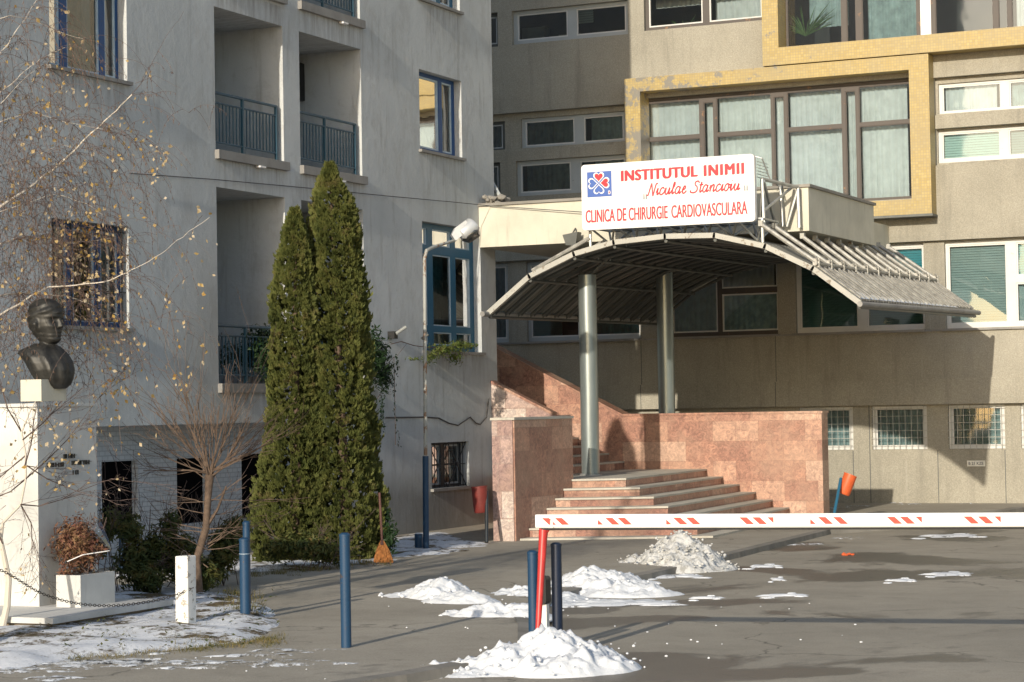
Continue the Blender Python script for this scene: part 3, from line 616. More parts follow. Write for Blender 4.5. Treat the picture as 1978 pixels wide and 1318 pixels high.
g = MB(); g.q(FR(UL, 0, -2.2), FR(UR_, 0, -2.2), FR(UR_, 16, -2.2), FR(UL, 16, -2.2)); g.build('room_wall', M['dark'], RB)
g = MB(); g.box(UL, UR_, zsill-0.03, zsill+0.003, -0.1, 0.03, FR); g.build('window_ledge', M['sill'], RB)
def usplit(rect, pxs, rowy, d):     # pane columns given by picture columns
    out = []
    for a, b in pxs: ua = py(a, rowy, BY-d).x; ub = py(b, rowy, BY-d).x; out.append(((ua-rect[0])/(rect[1]-rect[0]), (ub-rect[0])/(rect[1]-rect[0])))
    return out
def colpanes(rect, pxs, rowy, d, v0=0.08, v1=0.92): return [(a, b, v0, v1) for a, b in usplit(rect, pxs, rowy, d)]
gf = M['grey_frame']; wf_ = M['white_frame']
window(RB, FR, wa, colpanes(wa, [(996, 1093), (1110, 1206)], 45, 0, 0.12, 0.9), 0.1, gf, wf_, cover=[None, ('blind', 'blind', 0.0, 0.3, 0.5, 1)])
window(RB, FR, wap, [(0.08, 0.92, 0.1, 0.9)], 0.1, M['darksteel'], gf)
window(RB, FR, wb, colpanes(wb, [(1250, 1354), (1367, 1469)], 20, 0, 0.1, 0.92), 0.1, M['brown_frame'], wf_, cover=[[('curtain', 'curtain', 0, 1, 0.75, 1)], ('curtain', 'curtain', 0.0, 1)], coverd=0.45)
window(RB, FR, wd, colpanes(wd, [(1003, 1100), (1118, 1205)], 340, 0, 0.1, 0.9), 0.08, gf, wf_, cover=[('curtain', 'curtain_teal', 0.1, 1), ('curtain', 'curtain_teal', 0.3, 1)])
window(RB, FR, wdp, [(0.08, 0.9, 0.1, 0.9)], 0.08, M['darksteel'], gf, cover=[('curtain', 'curtain_teal', 0.3, 1)])
window(RB, FR, wc, colpanes(wc, [(1013, 1108), (1126, 1203)], 255, -0.15, 0.06, 0.9), 0.2, gf, wf_, cover=[('curtain', 'curtain_teal', 0, 1), ('curtain', 'curtain_teal', 0.15, 1)])
window(RB, FR, wcp, [(0.08, 0.92, 0.06, 0.9)], 0.2, M['darksteel'], gf, cover=[('curtain', 'curtain_teal', 0, 1)])
window(RB, FR, we, colpanes(we, [(1819, 1933), (1949, 2068)], 190, -0.15, 0.05, 0.92), 0.2, wf_, wf_, cover=[('curtain', 'curtain', 0.04, 0.9), ('curtain', 'curtain_teal', 0, 1)])
window(RB, FR, wf, colpanes(wf, [(1819, 1932), (1948, 2068)], 290, -0.15, 0.1, 0.92), 0.2, wf_, wf_, cover=[[('blind', 'blind_pale', 0, 1)], ('blind', 'blind', 0, 1)])
window(RB, FR, wg, colpanes(wg, [(1831, 1944)], 550, -0.12, 0.05, 0.96)+[(a, b, 0.05, 0.5) for a, b in usplit(wg, [(1962, 2075)], 580, -0.12)]+[(a, b, 0.58, 0.96) for a, b in usplit(wg, [(1962, 2075)], 500, -0.12)], 0.2, wf_, wf_, cover=[('blind', 'blind', 0, 1), ('curtain', 'curtain_teal', 0, 1), ('blind', 'blind_blue', 0, 1)], sill=M['sill'])
window(RB, FR, wh, colpanes(wh, [(1543, 1655), (1672, 1783)], 560, -0.12, 0.05, 0.96), 0.2, wf_, wf_, M['glass_blue'], cover=[('blind', 'blind', 0, 1), [('blind', 'blind', 0, 1, 0, 0.45), ('blind', 'blind_blue', 0, 1, 0.46, 1)]], sill=M['sill'])
window(RB, FR, wi, colpanes(wi, [(1296, 1383)], 560, -0.12, 0.05, 0.96)+[(a, b, c, d) for a, b in usplit(wi, [(1392, 1500)], 560, -0.12) for c, d in ((0.05, 0.5), (0.57, 0.96))], 0.2, M['brown_frame'], wf_, M['glass'], cover=[('curtain', 'curtain_teal', 0, 1), ('curtain', 'curtain_teal', 0, 1), ('curtain', 'curtain', 0, 0.9)], sill=M['sill'])
window(RB, FR, wj, colpanes(wj, [(1022, 1115), (1125, 1233)], 560, -0.12, 0.05, 0.96), 0.2, gf, wf_, M['glass_blue'], cover=[('blind', 'blind', 0, 0.6), ('curtain', 'curtain_teal', 0.2, 1)], sill=M['sill'])
window(RB, FR, wjp, [(0.06, 0.94, 0.05, 0.96)], 0.2, gf, wf_, M['glass_blue'], cover=[('curtain', 'curtain_teal', 0, 1)])
for e_ in extra: window(RB, FR, e_, [(0.04, 0.46, 0.05, 0.96), (0.54, 0.96, 0.05, 0.96)], 0.2, wf_, wf_, cover=[('blind', 'blind', 0, 1)]*2)
bc = colpanes(big1, [(1249, 1349), (1357, 1376), (1382, 1488), (1493, 1513), (1519, 1625), (1632, 1652), (1658, 1761)], 300, 0, 0.02, 0.97)
zt_ = (py(1500, 252, BY).z-big1[2])/(big1[3]-big1[2])
pp = []; cv = []
for k, (a, b, c, d) in enumerate(bc):
    if k % 2 == 0: pp += [(a, b, 0.02, zt_-0.012), (a, b, zt_+0.018, 0.96)]; cv += [('curtain', 'curtain', 0.0, 1.0 if k < 6 else 0.86)]*2
    else: pp += [(a, b, 0.0, 0.93)]; cv += [('curtain', 'curtain', 0.0, 1)]
window(RB, FR, big1, pp, 0.12, M['brown_frame'], M['brown_frame'], cover=cv, coverd=0.2, sash=0.015)
bc = colpanes(big2, [(1517, 1622), (1632, 1650), (1662, 1768), (1804, 1916), (1926, 1944), (1952, 2060)], 30, 0, 0.03, 0.98)
g2 = window(RB, FR, big2, bc, 0.12, M['brown_frame'], M['brown_frame'], sash=0.015, cover=[('curtain', 'curtain_teal', 0.3, 1, 0.3, 1), None, ('curtain', 'curtain_teal', 0, 1), None, None, ('curtain', 'curtain', 0, 1)], coverd=0.5)
g = MB(); a = py(1776, 30, BY).x; b = py(1796, 30, BY).x; g.box(a, b, big2[2], big2[3], -0.12, -0.08, FR); g.build('white_panel', M['signwhite'], g2)
for w_ in bw:
    f = window(RB, FR, w_, [(0.06, 0.94, 0.07, 0.95)], 0.14, wf_, wf_, cover=[('blind' , 'blind', 0, 1)] if w_ is bw[2] else [('curtain', 'curtain_teal', 0, 1)])
    g = MB(); u0, u1, v0, v1 = w_
    for k in range(9): uu = u0+(u1-u0)*(k+0.5)/9; g.tube([FR(uu, v0, -0.07), FR(uu, v1, -0.07)], 0.006, 5)
    for k in range(6): vv = v0+(v1-v0)*(k+0.6)/6; g.tube([FR(u0, vv, -0.058), FR(u1, vv, -0.058)], 0.006, 5)
    g.build('wire_grille', M['grille'], f)
# yellow mosaic frames
f1o = rectR((1206, 153), (1800, 412), 0.4); f1i = rectR((1236, 177), (1761, 385), 0.4); f1i = (f1i[0], f1i[1], py(1765, 385, BY-0.4).z, f1i[3])
g = MB(); g.holes(FR, *f1o, [f1i+(-0.11,)], 0.4, 0.004, outer=True)
g.build('lower_mosaic_frame', M['mosaic'], RB)
f2l = py(1472, 60, BY-0.43).x; f2i = py(1503, 60, BY-0.43).x; z2i = py(1503, 92, BY-0.43).z
g = MB(); g.holes(FR, f2l, 19.0, f1o[3]+0.02, 14.0, [(f2i, 18.6, z2i, 13.6, -0.11)], 0.43, 0.004, outer=True); g.build('upper_mosaic_frame', M['mosaic'], RB)
g = MB(); g.box(f1o[0]+0.02, f1o[1]+0.02, f1o[2]-0.05, f1o[2]-0.003, 0.0, 0.42, FR); g.build('drip_edge', M['darksteel'], RB)
# things in the upper rooms
c = py(1035, 58, BY+0.6); t = MB(); t.box(c.x-0.27, c.x+0.27, c.y-0.15, c.y+0.15, wa[2]-0.1, wa[2]+0.42); t.box(c.x+0.6, c.x+1.1, c.y-0.15, c.y+0.15, wa[2]-0.1, wa[2]+0.2)
tag(t.build('cardboard_box', M['card'], org=(c.x, c.y, wa[2]-0.1)), 'pale box standing behind the glass of the shaded upper window', 'box')
def leafball(g, c, rx, ry, rz, n, size, seed=0, shell=0.5, up_=0.0):
    rnd = random.Random(seed)
    for _ in range(n):
        d = Vector((rnd.gauss(0, 1), rnd.gauss(0, 1), rnd.gauss(0, 1))).normalized(); rr = shell+(1-shell)*rnd.random()
        rr *= 0.8+0.35*noise.noise(d*2.3+Vector((seed, 0, 0)))
        p = Vector(c)+Vector((d.x*rx, d.y*ry, d.z*rz))*rr; leaf(g, p, (d+Vector((rnd.uniform(-.7, .7), rnd.uniform(-.7, .7), rnd.uniform(-.7, .7)+up_))).normalized(), size*rnd.uniform(0.6, 1.3), rnd)
def leaf(g, p, nrm, s, rnd, asp=0.6):
    t = nrm.orthogonal().normalized(); t.rotate(Matrix.Rotation(rnd.uniform(0, 6.28), 3, nrm)); b = nrm.cross(t)
    g.q(p-t*s, p+b*s*asp*0.5+nrm*s*0.1, p+t*s, p-b*s*asp*0.5+nrm*s*0.1)
def plant_in_window(x, y, w_, h_, seed):
    c = py(x, y, BY+0.45); g = MB(); rnd = random.Random(seed)
    for k in range(40):
        a = rnd.uniform(0, 6.28); L = rnd.uniform(0.4, 1.0); d = Vector((math.cos(a)*w_, math.sin(a)*0.12, h_*rnd.uniform(0.3, 1)))
        g.tube([c-Vector((0, 0, h_*0.6)), c-Vector((0, 0, h_*0.6))+d*0.6*L, c-Vector((0, 0, h_*0.6))+d*L-Vector((0, 0, 0.05))], [0.006, 0.012, 0.002], 3, False)
    return g, c
for x, y, a, b, sd_, lb in ((1322, 40, 0.35, 0.5, 3, 'green pot plant behind the glass of the sunny upper ribbon window'), (1555, 20, 0.7, 0.9, 5, 'spiky green pot plant at the left end of the topmost big window')):
    g, c = plant_in_window(x, y, a, b, sd_); tag(g.build('pot_plant', M['plant'], org=c, recalc=False), lb, 'plant')
def text_mesh(body, size, fn, mat, name, parent, offset=0.0, shear=0.0, xs=1.0, width=None, height=None, thick=0.004, sp=1.0):
    cu = bpy.data.curves.new(name, 'FONT'); cu.body = body; cu.size = size; cu.shear = shear; cu.offset = offset; cu.extrude = thick; cu.resolution_u = 6; cu.space_character = sp
    ob = bpy.data.objects.new(name, cu); C.objects.link(ob); bpy.context.view_layer.update()
    me = bpy.data.meshes.new_from_object(ob.evaluated_get(bpy.context.evaluated_depsgraph_get())); bpy.data.objects.remove(ob); bpy.data.curves.remove(cu)
    x0 = min(v.co.x for v in me.vertices); x1 = max(v.co.x for v in me.vertices); y0 = min(v.co.y for v in me.vertices); y1 = max(v.co.y for v in me.vertices)
    sx = width/(x1-x0) if width else 1; sy = height/(y1-y0) if height else sx
    root = parent
    while root.parent: root = root.parent
    for v in me.vertices:
        p = Vector(fn((v.co.x-x0)*sx, (v.co.y-y0)*sy, v.co.z))-root.location; v.co = p
    me.materials.clear(); me.materials.append(mat)
    o = bpy.data.objects.new(name, me); C.objects.link(o); o.parent = parent; return o
pl = rectR((1868, 890), (1903, 901), -0.09)
t = thing('number_plate', 'small white plate with dark letters on the basement wall', 'sign', FR(pl[0], pl[2], -0.09))
g = MB(); g.box(*pl, -0.098, -0.085, FR); g.build('plate', M['plate'], t)
text_mesh('B 21 KZE', 0.1, lambda a, b, c: FR(pl[0]+0.03+a, pl[2]+0.03+b, -0.082+c), M['signgrey'], 'lettering', t, offset=0.002, width=(pl[1]-pl[0])-0.06, height=(pl[3]-pl[2])-0.055, thick=0.002)

# ------------------------------------------------------------------ entrance: slab, terrace, parapets, columns, canopy
SZ0, SZ1 = 4.94, 5.66; SX, SY0, SY1 = 6.02, -0.66, 3.37
t = thing('entrance_roof_slab', 'thick cream concrete roof slab above the entrance', 'concrete slab', (3, 1, SZ0))
g = MB(); g.box(0.003, SX, SY0, SY1, SZ0, SZ1); g.box(0.003, SX-0.8, SY1+0.002, BY-0.005, SZ0+0.02, SZ1-0.05); g.build('slab', M['slab'], t)
g = MB(); g.box(0.003, SX+0.04, SY0-0.04, SY1+0.04, SZ1+0.002, SZ1+0.05); g.build('coping', M['slabdark'], t)
ZT = 0.94; RISE = [0.11, 0.248, 0.387, 0.525, 0.663, 0.802, 0.94]
ft = thing('entrance_steps', 'broad red marble steps with pale nosings leading up to the entrance terrace', 'steps', (4, -1, 0))
mb, mt = MB(), MB()
for k, z in enumerate(RISE):
    f = k/6; L0 = (2.655, -4.95+2.05*f); C0 = (5.36-1.96*f, -3.85+1.4*f); W_ = (4.95-1.85*f, 2.228)
    zb = 0.0 if k == 0 else RISE[k-1]
    poly = [L0, C0, W_, (2.655, 2.228)]; mb.prism(poly, zb, z-0.03)
    cx, cy = (L0[0], L0[1]-0.025), (C0[0]+0.02, C0[1]-0.03); tp = [cx, cy, (W_[0]+0.03, W_[1]), (2.655, 2.228)]
    mt.prism(tp, z-0.03, z)
lp = [(1.3, -2.84), (2.654, -2.84), (2.654, 2.226), (0.01, 2.226), (0.01, -0.25)]; mb.prism(lp, 0, ZT-0.03); mt.prism(lp, ZT-0.03, ZT-0.001)
mb.build('riser', M['marble'], ft); mt.build('tread', M['tread'], ft)
u = thing('upper_steps', 'shaded narrow marble steps climbing left behind the first column', 'steps', (0, 1, ZT)); g, g2 = MB(), MB()
for k in range(9):
    xr = 1.5-k*0.30; g.box(-4.5, xr, -0.1, 2.228, ZT+k*0.15, ZT+(k+1)*0.15-0.03); g2.box(-4.5, xr+0.02, -0.1, 2.228, ZT+(k+1)*0.15-0.03, ZT+(k+1)*0.15)
g.build('riser', M['marble'], u); g2.build('tread', M['tread'], u)
ZP = 1.96
t = thing('marble_parapet', 'long red marble parapet wall closing the right side of the terrace', 'wall', (4, 2.4, 0))
XE = py(1589, 900, 2.23).x
g = MB(); g.box(1.5, XE, 2.23, 2.60, 0, ZP-0.04); FY = lambda a, b, c: (a, c, b)
g.prism([(1.5, 0), (1.5, ZP-0.04), (-4.5, ZP-0.04+3.03), (-4.5, 0)], 2.232, 2.598, FY); g.build('wall', M['marble'], t)
g = MB(); g.box(1.5, XE+0.02, 2.21, 2.62, ZP-0.04, ZP); g.prism([(1.5, ZP-0.04), (1.5, ZP), (-4.5, ZP+3.03), (-4.5, ZP-0.04+3.03)], 2.21, 2.62, FY); g.build('coping', M['marble'], t)
t = thing('marble_pier', 'tall red marble pier at the left foot of the entrance steps', 'wall', (2.45, -4, 0))
g = MB(); x0b = 2.28
g.cur = 0; g.box(x0b, 2.65, -5.10, -2.845, 0, ZP-0.04); g.build('block', M['marble'], t)
g = MB(); g.box(x0b-0.0, 2.625, -5.125, -5.102, 0, ZP-0.04); g.build('pale_facing', M['marble_pale'], t)
g = MB(); g.box(x0b-0.02, 2.67, -5.14, -2.83, ZP-0.038, ZP); g.build('coping', M['tread'], t)
t = thing('sloping_parapet', 'pale sloping parapet of the upper steps between pier and grey building', 'wall', (0.6, -0.2, 0))
g = MB(); g.prism([(0.01, ZT), (0.01, 2.55), (1.18, 1.97), (1.46, 1.97), (1.46, ZT)], -0.28, -0.12, FY); g.build('wall', M['marble_pale'], t)
g = MB(); g.prism([(0.01, 2.552), (0.01, 2.60), (1.19, 2.02), (1.19, 1.972)], -0.30, -0.10, FY); g.build('coping', M['marble'], t)
# columns
for (cx, cy), lb, zt_, base in (((2.18, -0.98), 'front steel column standing on the terrace under the glass canopy', 4.35, ZT), ((2.14, 2.86), 'rear steel column in shade behind the marble parapet', 4.6, 0.08)):
    t = thing('steel_column', lb, 'column', (cx, cy, base), 'round steel columns carrying the canopy')
    g = MB(); g.lathe((cx, cy, base), [(0.155, 0.0), (0.155, zt_-base-0.25), (0.155, zt_-base)], 36); g.build('shaft', M['steel'], t, smooth=True)
    g = MB(); g.lathe((cx, cy, base), [(0.19, 0.0), (0.19, 0.02), (0.17, 0.03)], 32); g.build('base_ring', M['galv'], t, smooth=True)
    g = MB()
    for a in (-1, 1): g.tube([(cx, cy, zt_-0.05), (cx+a*0.5, cy, zt_+0.38)], 0.03, 8)
    g.build('bracket', M['darksteel'], t)
# canopy
CY0, CY1 = -2.16, 5.84
prof = [(946, 604), (1024, 534), (1110, 491), (1187, 468.5), (1286, 457), (1381, 455), (1479, 476), (1571, 519), (1660, 584)]
pr = [py(x, y, CY0) for x, y in prof]; PR = [(p.x, p.z) for p in pr]
cn = thing('entrance_canopy', 'arched canopy of grimy corrugated sheets on a steel tube frame over the steps', 'canopy', (4, 1, 3.6))
zr = lambda y: 0.10*(y-CY0)/(CY1-CY0)
g = MB(); nY = 96
for i in range(len(PR)-1):
    (xa, za), (xb, zb) = PR[i], PR[i+1]; nrm = Vector((-(zb-za), 0, xb-xa)).normalized()
    for k in range(nY):
        ya = CY0+(CY1-CY0)*k/nY; yb = CY0+(CY1-CY0)*(k+1)/nY; ca = 0.018*(k % 2); cb = 0.018*((k+1) % 2)
        q = lambda x, z, y, o: (x+nrm.x*(o+0.03), y, z+zr(y)+nrm.z*(o+0.03))
        g.q(q(xa, za, ya, ca), q(xb, zb, ya, ca), q(xb, zb, yb, cb), q(xa, za, yb, cb))
g.build('roof_sheet', M['panel'], cn, recalc=False)
g = MB()
for yy, s in ((CY0, -1),):
    for (xa, za), (xb, zb) in zip(PR, PR[1:]):
        d = Vector((xb-xa, 0, zb-za)).normalized(); nr = Vector((-d.z, 0, d.x)); A = Vector((xa, 0, za))-d*0.02; B = Vector((xb, 0, zb))+d*0.02
        ps = [A-nr*0.042, B-nr*0.042, B+nr*0.042, A+nr*0.042]; g.prism([(p.x, p.z) for p in ps], yy-0.05, yy+0.03, FY)
g.build('edge_trim', M['trim'], cn)
ribs = MB(); nR = 15
for k in range(nR+1):
    yy = CY0+0.06+(CY1-CY0-0.1)*k/nR
    ribs.tube([(x, yy, z+zr(yy)-0.03) for x, z in PR], 0.032, 6)
    if k < nR: yy += 0.14; ribs.tube([(x, yy, z+zr(yy)-0.03) for x, z in PR], 0.022, 6)
ribs.build('rib', M['darksteel'], cn)
tr_ = MB()
for k in range(30):
    yy = CY0+0.1+(CY1-CY0-0.2)*k/29; a, b_ = PR[7], PR[8]; h = zr(yy)
    dx = Vector((b_[0]-a[0], 0, b_[1]-a[1])).normalized(); nr = Vector((dx.z*-1, 0, dx.x))
    if nr.z < 0: nr = -nr
    A = Vector((a[0], yy, a[1]+h))+nr*0.06; B = Vector((b_[0], yy, b_[1]+h))+nr*0.06-dx*0.05
    tr_.tube([A, B], 0.012 if k % 2 else 0.022, 5)
tr_.build('sheet_batten', M['rib'], cn)
pur = MB()
for x, z in PR: pur.tube([(x, CY0, z-0.075), (x, CY1, z-0.075+0.10)], 0.028, 8)
pur.build('purlin', M['darksteel'], cn)
g = MB(); x, z = PR[-1]; g.tube([(x+0.02, CY0-0.05, z-0.03), (x+0.02, CY1+0.25, z+0.1)], 0.045, 10); g.build('gutter', M['sill'], cn); g = MB()
x, z = PR[0]; g.tube([(x-0.02, CY0-0.25, z-0.03), (x-0.02, CY1, z+0.08)], 0.045, 10); g.build('gutter', M['sill'], cn)
g = MB(); x, z = PR[-1]; n_ = 60    # snow lying on the lower edge
for k in range(n_):
    y0_ = CY0+0.05+(6.6)*k/n_; wd_ = (0.2-0.15*k/n_)*(0.6+0.8*abs(noise.noise(Vector((k*0.35, 0, 0))))); dx = Vector((PR[-2][0]-x, 0, PR[-2][1]-z)).normalized()
    a = Vector((x, y0_, z+zr(y0_)+0.06)); g.q(a, a+dx*wd_, a+dx*wd_*1.05+Vector((0, 6.6/n_, 0.002)), a+Vector((0, 6.6/n_, 0.002)))
g.build('snow_rim', M['snow'], cn, recalc=False)
# outer bracing tubes over the right flank and left flank
P6, P7, P1, P2_ = PR[6], PR[7], PR[1], PR[2]
zt0 = py(1468, 434, CY0).z; xt0 = py(1468, 434, CY0).x
g = MB(); gj = MB(); nT = 12
for k in range(nT):
    yy = CY0+0.1+(CY1-CY0-0.2)*k/(nT-1); h = zr(yy)
    if yy > SY0-0.1 and yy < SY1+0.1: xa, za = xt0+0.25, zt0-0.14
    else: xa, za = xt0, zt0
    g.tube([(xa, yy, za+h), (P7[0]+0.02, yy, P7[1]+0.10+h)], 0.036, 8)
    gj = MB(); gj.box(P7[0]-0.03, P7[0]+0.08, yy-0.03, yy+0.03, P7[1]+0.02+h, P7[1]+0.16+h)
    gj.tube([(P7[0]+0.06, yy-0.1, P7[1]+0.14+h), (P7[0]+0.02, yy, P7[1]+0.19+h), (P7[0]-0.02, yy+0.08, P7[1]+0.10+h)], 0.016, 6)
    gj.build('clamp', M['rib'], cn); gj = MB(); gj.box(xa-0.05, xa+0.02, yy-0.04, yy+0.04, za+h-0.02, za+h+0.07); gj.build('end_block', M['trim'], cn)
zl0 = py(1135, 454, CY0).z; xl0 = py(1135, 454, CY0).x
for k in range(nT): yy = CY0+0.1+(CY1-CY0-0.2)*k/(nT-1); g.tube([(xl0, yy, min(zl0, SZ0-0.05)+zr(yy)*0.3), (P1[0], yy, P1[1]+0.10)], 0.036, 8)
g.tube([(P7[0]+0.04, CY0, P7[1]+0.08), (P7[0]+0.04, CY1, P7[1]+0.18)], 0.028, 8)
g.build('bracing_tube', M['rib'], cn, smooth=True)
# space truss lying on the canopy crest and carrying the sign
tr = thing('sign_truss', 'lattice of grey steel tubes on the canopy crest behind the clinic sign', 'truss', (4, -1.9, 4.9))
g = MB(); ya, yb = CY0+0.12, CY0+0.95
xs_ = [xl0+(xt0-xl0)*k/7 for k in range(8)]; zc = lambda x: 4.86+0.0*x
def ztop(x):
    for (xa, za), (xb, zb) in zip(PR, PR[1:]):
        if xa <= x <= xb: return za+(zb-za)*(x-xa)/(xb-xa)
    return PR[0][1]
zu = 5.06
for yy in (ya, yb):
    g.tube([(xs_[0], yy, zu), (xs_[-1], yy, zu)], 0.026, 7)
    for k in range(7):
        xm = (xs_[k]+xs_[k+1])/2; zb = ztop(xm)+0.05
        g.tube([(xs_[k], yy, zu), (xm, (ya+yb)/2, zb)], 0.02, 6); g.tube([(xs_[k+1], yy, zu), (xm, (ya+yb)/2, zb)], 0.02, 6)
for k in range(8): g.tube([(xs_[k], ya, zu), (xs_[k], yb, zu)], 0.02, 6)
for k in range(7): g.tube([(xs_[k], ya, zu), (xs_[k+1], yb, zu)], 0.018, 6)
for x_, z_ in ((xs_[0], ztop(xs_[0])), (xs_[-1], ztop(xs_[-1]))): g.tube([(x_, ya, zu), (x_, ya, z_)], 0.026, 7)
g.build('lattice', M['galv'], tr, smooth=True)
g = MB(); q = lambda x, y, Y_: py(x, y, Y_)
Ya, Yb = CY0+0.35, SY0-0.12
g.tube([q(1472, 346, Ya), q(1541, 362, Yb)], 0.03, 7); g.tube([q(1472, 346, Ya), q(1476, 440, Ya)], 0.03, 7); g.tube([q(1541, 362, Yb), q(1544, 440, Yb)], 0.032, 7)
g.tube([q(1475, 350, Ya), q(1497, 432, Yb)], 0.026, 7); g.tube([q(1507, 355, Yb), q(1512, 438, Yb)], 0.026, 7); g.tube([q(1530, 362, Yb), q(1478, 405, Ya)], 0.024, 7)
g.tube([q(1541, 366, Yb), q(1520, 438, Yb)], 0.026, 7); g.tube([q(1470, 382, Ya), q(1468, 436, Ya)], 0.022, 7); g.tube([q(1458, 302, Ya), q(1472, 306, Ya), q(1488, 348, Ya+0.2)], 0.012, 6)
for k in range(6): g.tube([q(1462, 312+k*6, Ya), q(1484, 318+k*6, Ya+0.3)], 0.006, 5)
g.build('upright_frame', M['galv'], tr, smooth=True)
# sign
SYY = CY0-0.02
s00 = py(1127, 446, SYY); s11 = py(1456, 296, SYY); s10 = py(1463, 428, SYY); s01 = py(1121, 322, SYY)
sx0, sx1 = s00.x, (s10.x+s11.x)/2; sz0, sz1 = (s00.z+s10.z)/2, (s01.z+s11.z)/2; SW, SH_ = sx1-sx0, sz1-sz0
sg = thing('clinic_sign', 'large white clinic sign with red lettering and blue heart emblem on the canopy', 'sign', (sx0, SYY, sz0))
def rr(x0, x1, z0_, z1_, r_, n=5):
    pts = []
    for cx, cz, a0 in ((x1-r_, z0_+r_, -90), (x1-r_, z1_-r_, 0), (x0+r_, z1_-r_, 90), (x0+r_, z0_+r_, 180)):
        for k in range(n+1): a = R(a0+90*k/n); pts.append((cx+r_*math.cos(a), cz+r_*math.sin(a)))
    return pts
g = MB(); g.prism(rr(sx0, sx1, sz0, sz1, 0.06), SYY-0.05, SYY+0.05, FY); g.build('board', M['signwhite'], sg)
SF = lambda a, b, c: (sx0+a, SYY-0.052-c, sz0+b)
def stext(body, x0f, x1f, z0f, z1f, mat, shear=0, offset=0, nm='lettering', sp=1.0, dz=0.0):
    return text_mesh(body, 0.2, lambda a, b, c: SF(x0f*SW+a, z0f*SH_+b, c+dz), mat, nm, sg, offset=offset, shear=shear, width=(x1f-x0f)*SW, height=(z1f-z0f)*SH_, thick=0.003, sp=sp)
for q_ in range(4):
    for body_, a_, b_, sp_ in (('INSTITUTUL', 0.235, 0.672, 1.1), ('INIMII', 0.715, 0.935, 1.2)): stext(body_, a_+q_*0.0032, b_+q_*0.0032, 0.712+(q_%2)*0.008, 0.87+(q_%2)*0.008, M['signred'], sp=sp_, dz=0.0004*q_)
stext('CLINICA DE CHIRURGIE', 0.022, 0.502, 0.115, 0.305, M['signred']); stext('CARDIOVASCULARA', 0.525, 0.955, 0.115, 0.305, M['signred']); stext('CLINICA DE CHIRURGIE', 0.025, 0.505, 0.112, 0.308, M['signred'], dz=0.0004); stext('CARDIOVASCULARA', 0.528, 0.958, 0.112, 0.308, M['signred'], dz=0.0004)
for xq in (0.365, 0.378, 0.942, 0.955):
    zq = 0.42 if xq < 0.5 else 0.46
    g = MB(); g.prism([(sx0+SW*(xq+a), sz0+SH_*(zq+b)) for a, b in ((0, 0), (0.007, 0), (0.006, 0.08), (0.001, 0.08))], SYY-0.055, SYY-0.051, FY); g.build('quotation_mark', M['signgrey'], sg)
# script line drawn with rounded pen strokes
def pen(strokes, x0f, x1f, z0f, z1f):
    allp = [p for s_ in strokes for p in s_]; X0 = min(p[0] for p in allp); X1 = max(p[0] for p in allp)
    g = MB()
    for s_ in strokes:
        pts = []
        n = len(s_)
        for i in range(n-1):
            p0, p1, p2, p3 = s_[max(i-1, 0)], s_[i], s_[i+1], s_[min(i+2, n-1)]
            for k in range(5):
                tt = k/5; h = [0.5*((2*p1[j])+(-p0[j]+p2[j])*tt+(2*p0[j]-5*p1[j]+4*p2[j]-p3[j])*tt*tt+(-p0[j]+3*p1[j]-3*p2[j]+p3[j])*tt**3) for j in (0, 1)]; pts.append(h)
        pts.append(s_[-1])
        P3 = [SF((x0f+(x1f-x0f)*(a+0.28*b*0.9-X0)/(X1-X0+0.2))*SW, (z0f+(z1f-z0f)*b/1.5)*SH_, 0.001) for a, b in pts]
        g.tube(P3, 0.0125, 5)
    for i, v in enumerate(g.v): v.y = SYY-0.052-(SYY-0.052-v.y)*0.3
    g.build('script_lettering', M['signred'], sg)
def A_(x): return [[(x+.55, .85), (x+.3, .95), (x+.05, .6), (x+.1, .1), (x+.35, .05), (x+.6, .5), (x+.65, .95), (x+.6, .3), (x+.7, .02), (x+.95, .3)]]
def U_(x): return [[(x-.05, .3), (x+.15, .9), (x+.15, .25), (x+.3, .02), (x+.5, .2), (x+.68, .9), (x+.66, .25), (x+.75, .03), (x+1, .3)]]
def N_(x): return [[(x-.05, .4), (x+.12, .9), (x+.1, 0), (x+.15, .5), (x+.4, .93), (x+.55, .75), (x+.53, .2), (x+.63, .02), (x+.9, .3)]]
def I_(x): return [[(x-.05, .3), (x+.12, .9), (x+.1, .2), (x+.2, .02), (x+.42, .3)], [(x+.14, 1.25), (x+.16, 1.32)]]
def C_(x): return [[(x+.6, .75), (x+.4, .95), (x+.1, .7), (x+.08, .2), (x+.3, 0), (x+.72, .3)]]
def L_(x): return [[(x-.05, .3), (x+.3, 1.1), (x+.3, 1.5), (x+.15, 1.45), (x+.1, .3), (x+.22, .02), (x+.45, .3)]]
def E_(x): return [[(x-.02, .4), (x+.4, .6), (x+.45, .9), (x+.25, .95), (x+.08, .5), (x+.2, .05), (x+.45, .05), (x+.7, .35)]]
def O_(x): return [[(x+.4, .95), (x+.1, .7), (x+.1, .15), (x+.35, .02), (x+.6, .4), (x+.5, .85), (x+.35, .92), (x+.8, .75)]]
def T_(x): return [[(x+.15, 1.4), (x+.1, .3), (x+.2, .02), (x+.45, .3)], [(x-.12, .98), (x+.45, 1.02)]]
def NN(x): return [[(x-.25, .05), (x-.05, .1), (x+.12, 1.4), (x+.2, 1.45), (x+.65, .02), (x+.72, .05), (x+.85, 1.4), (x+1.1, 1.5)]]
def SS(x): return [[(x+.95, 1.25), (x+.75, 1.5), (x+.4, 1.4), (x+.4, 1.05), (x+.75, .75), (x+.8, .25), (x+.4, 0), (x-.1, .1), (x-.15, .35)]]
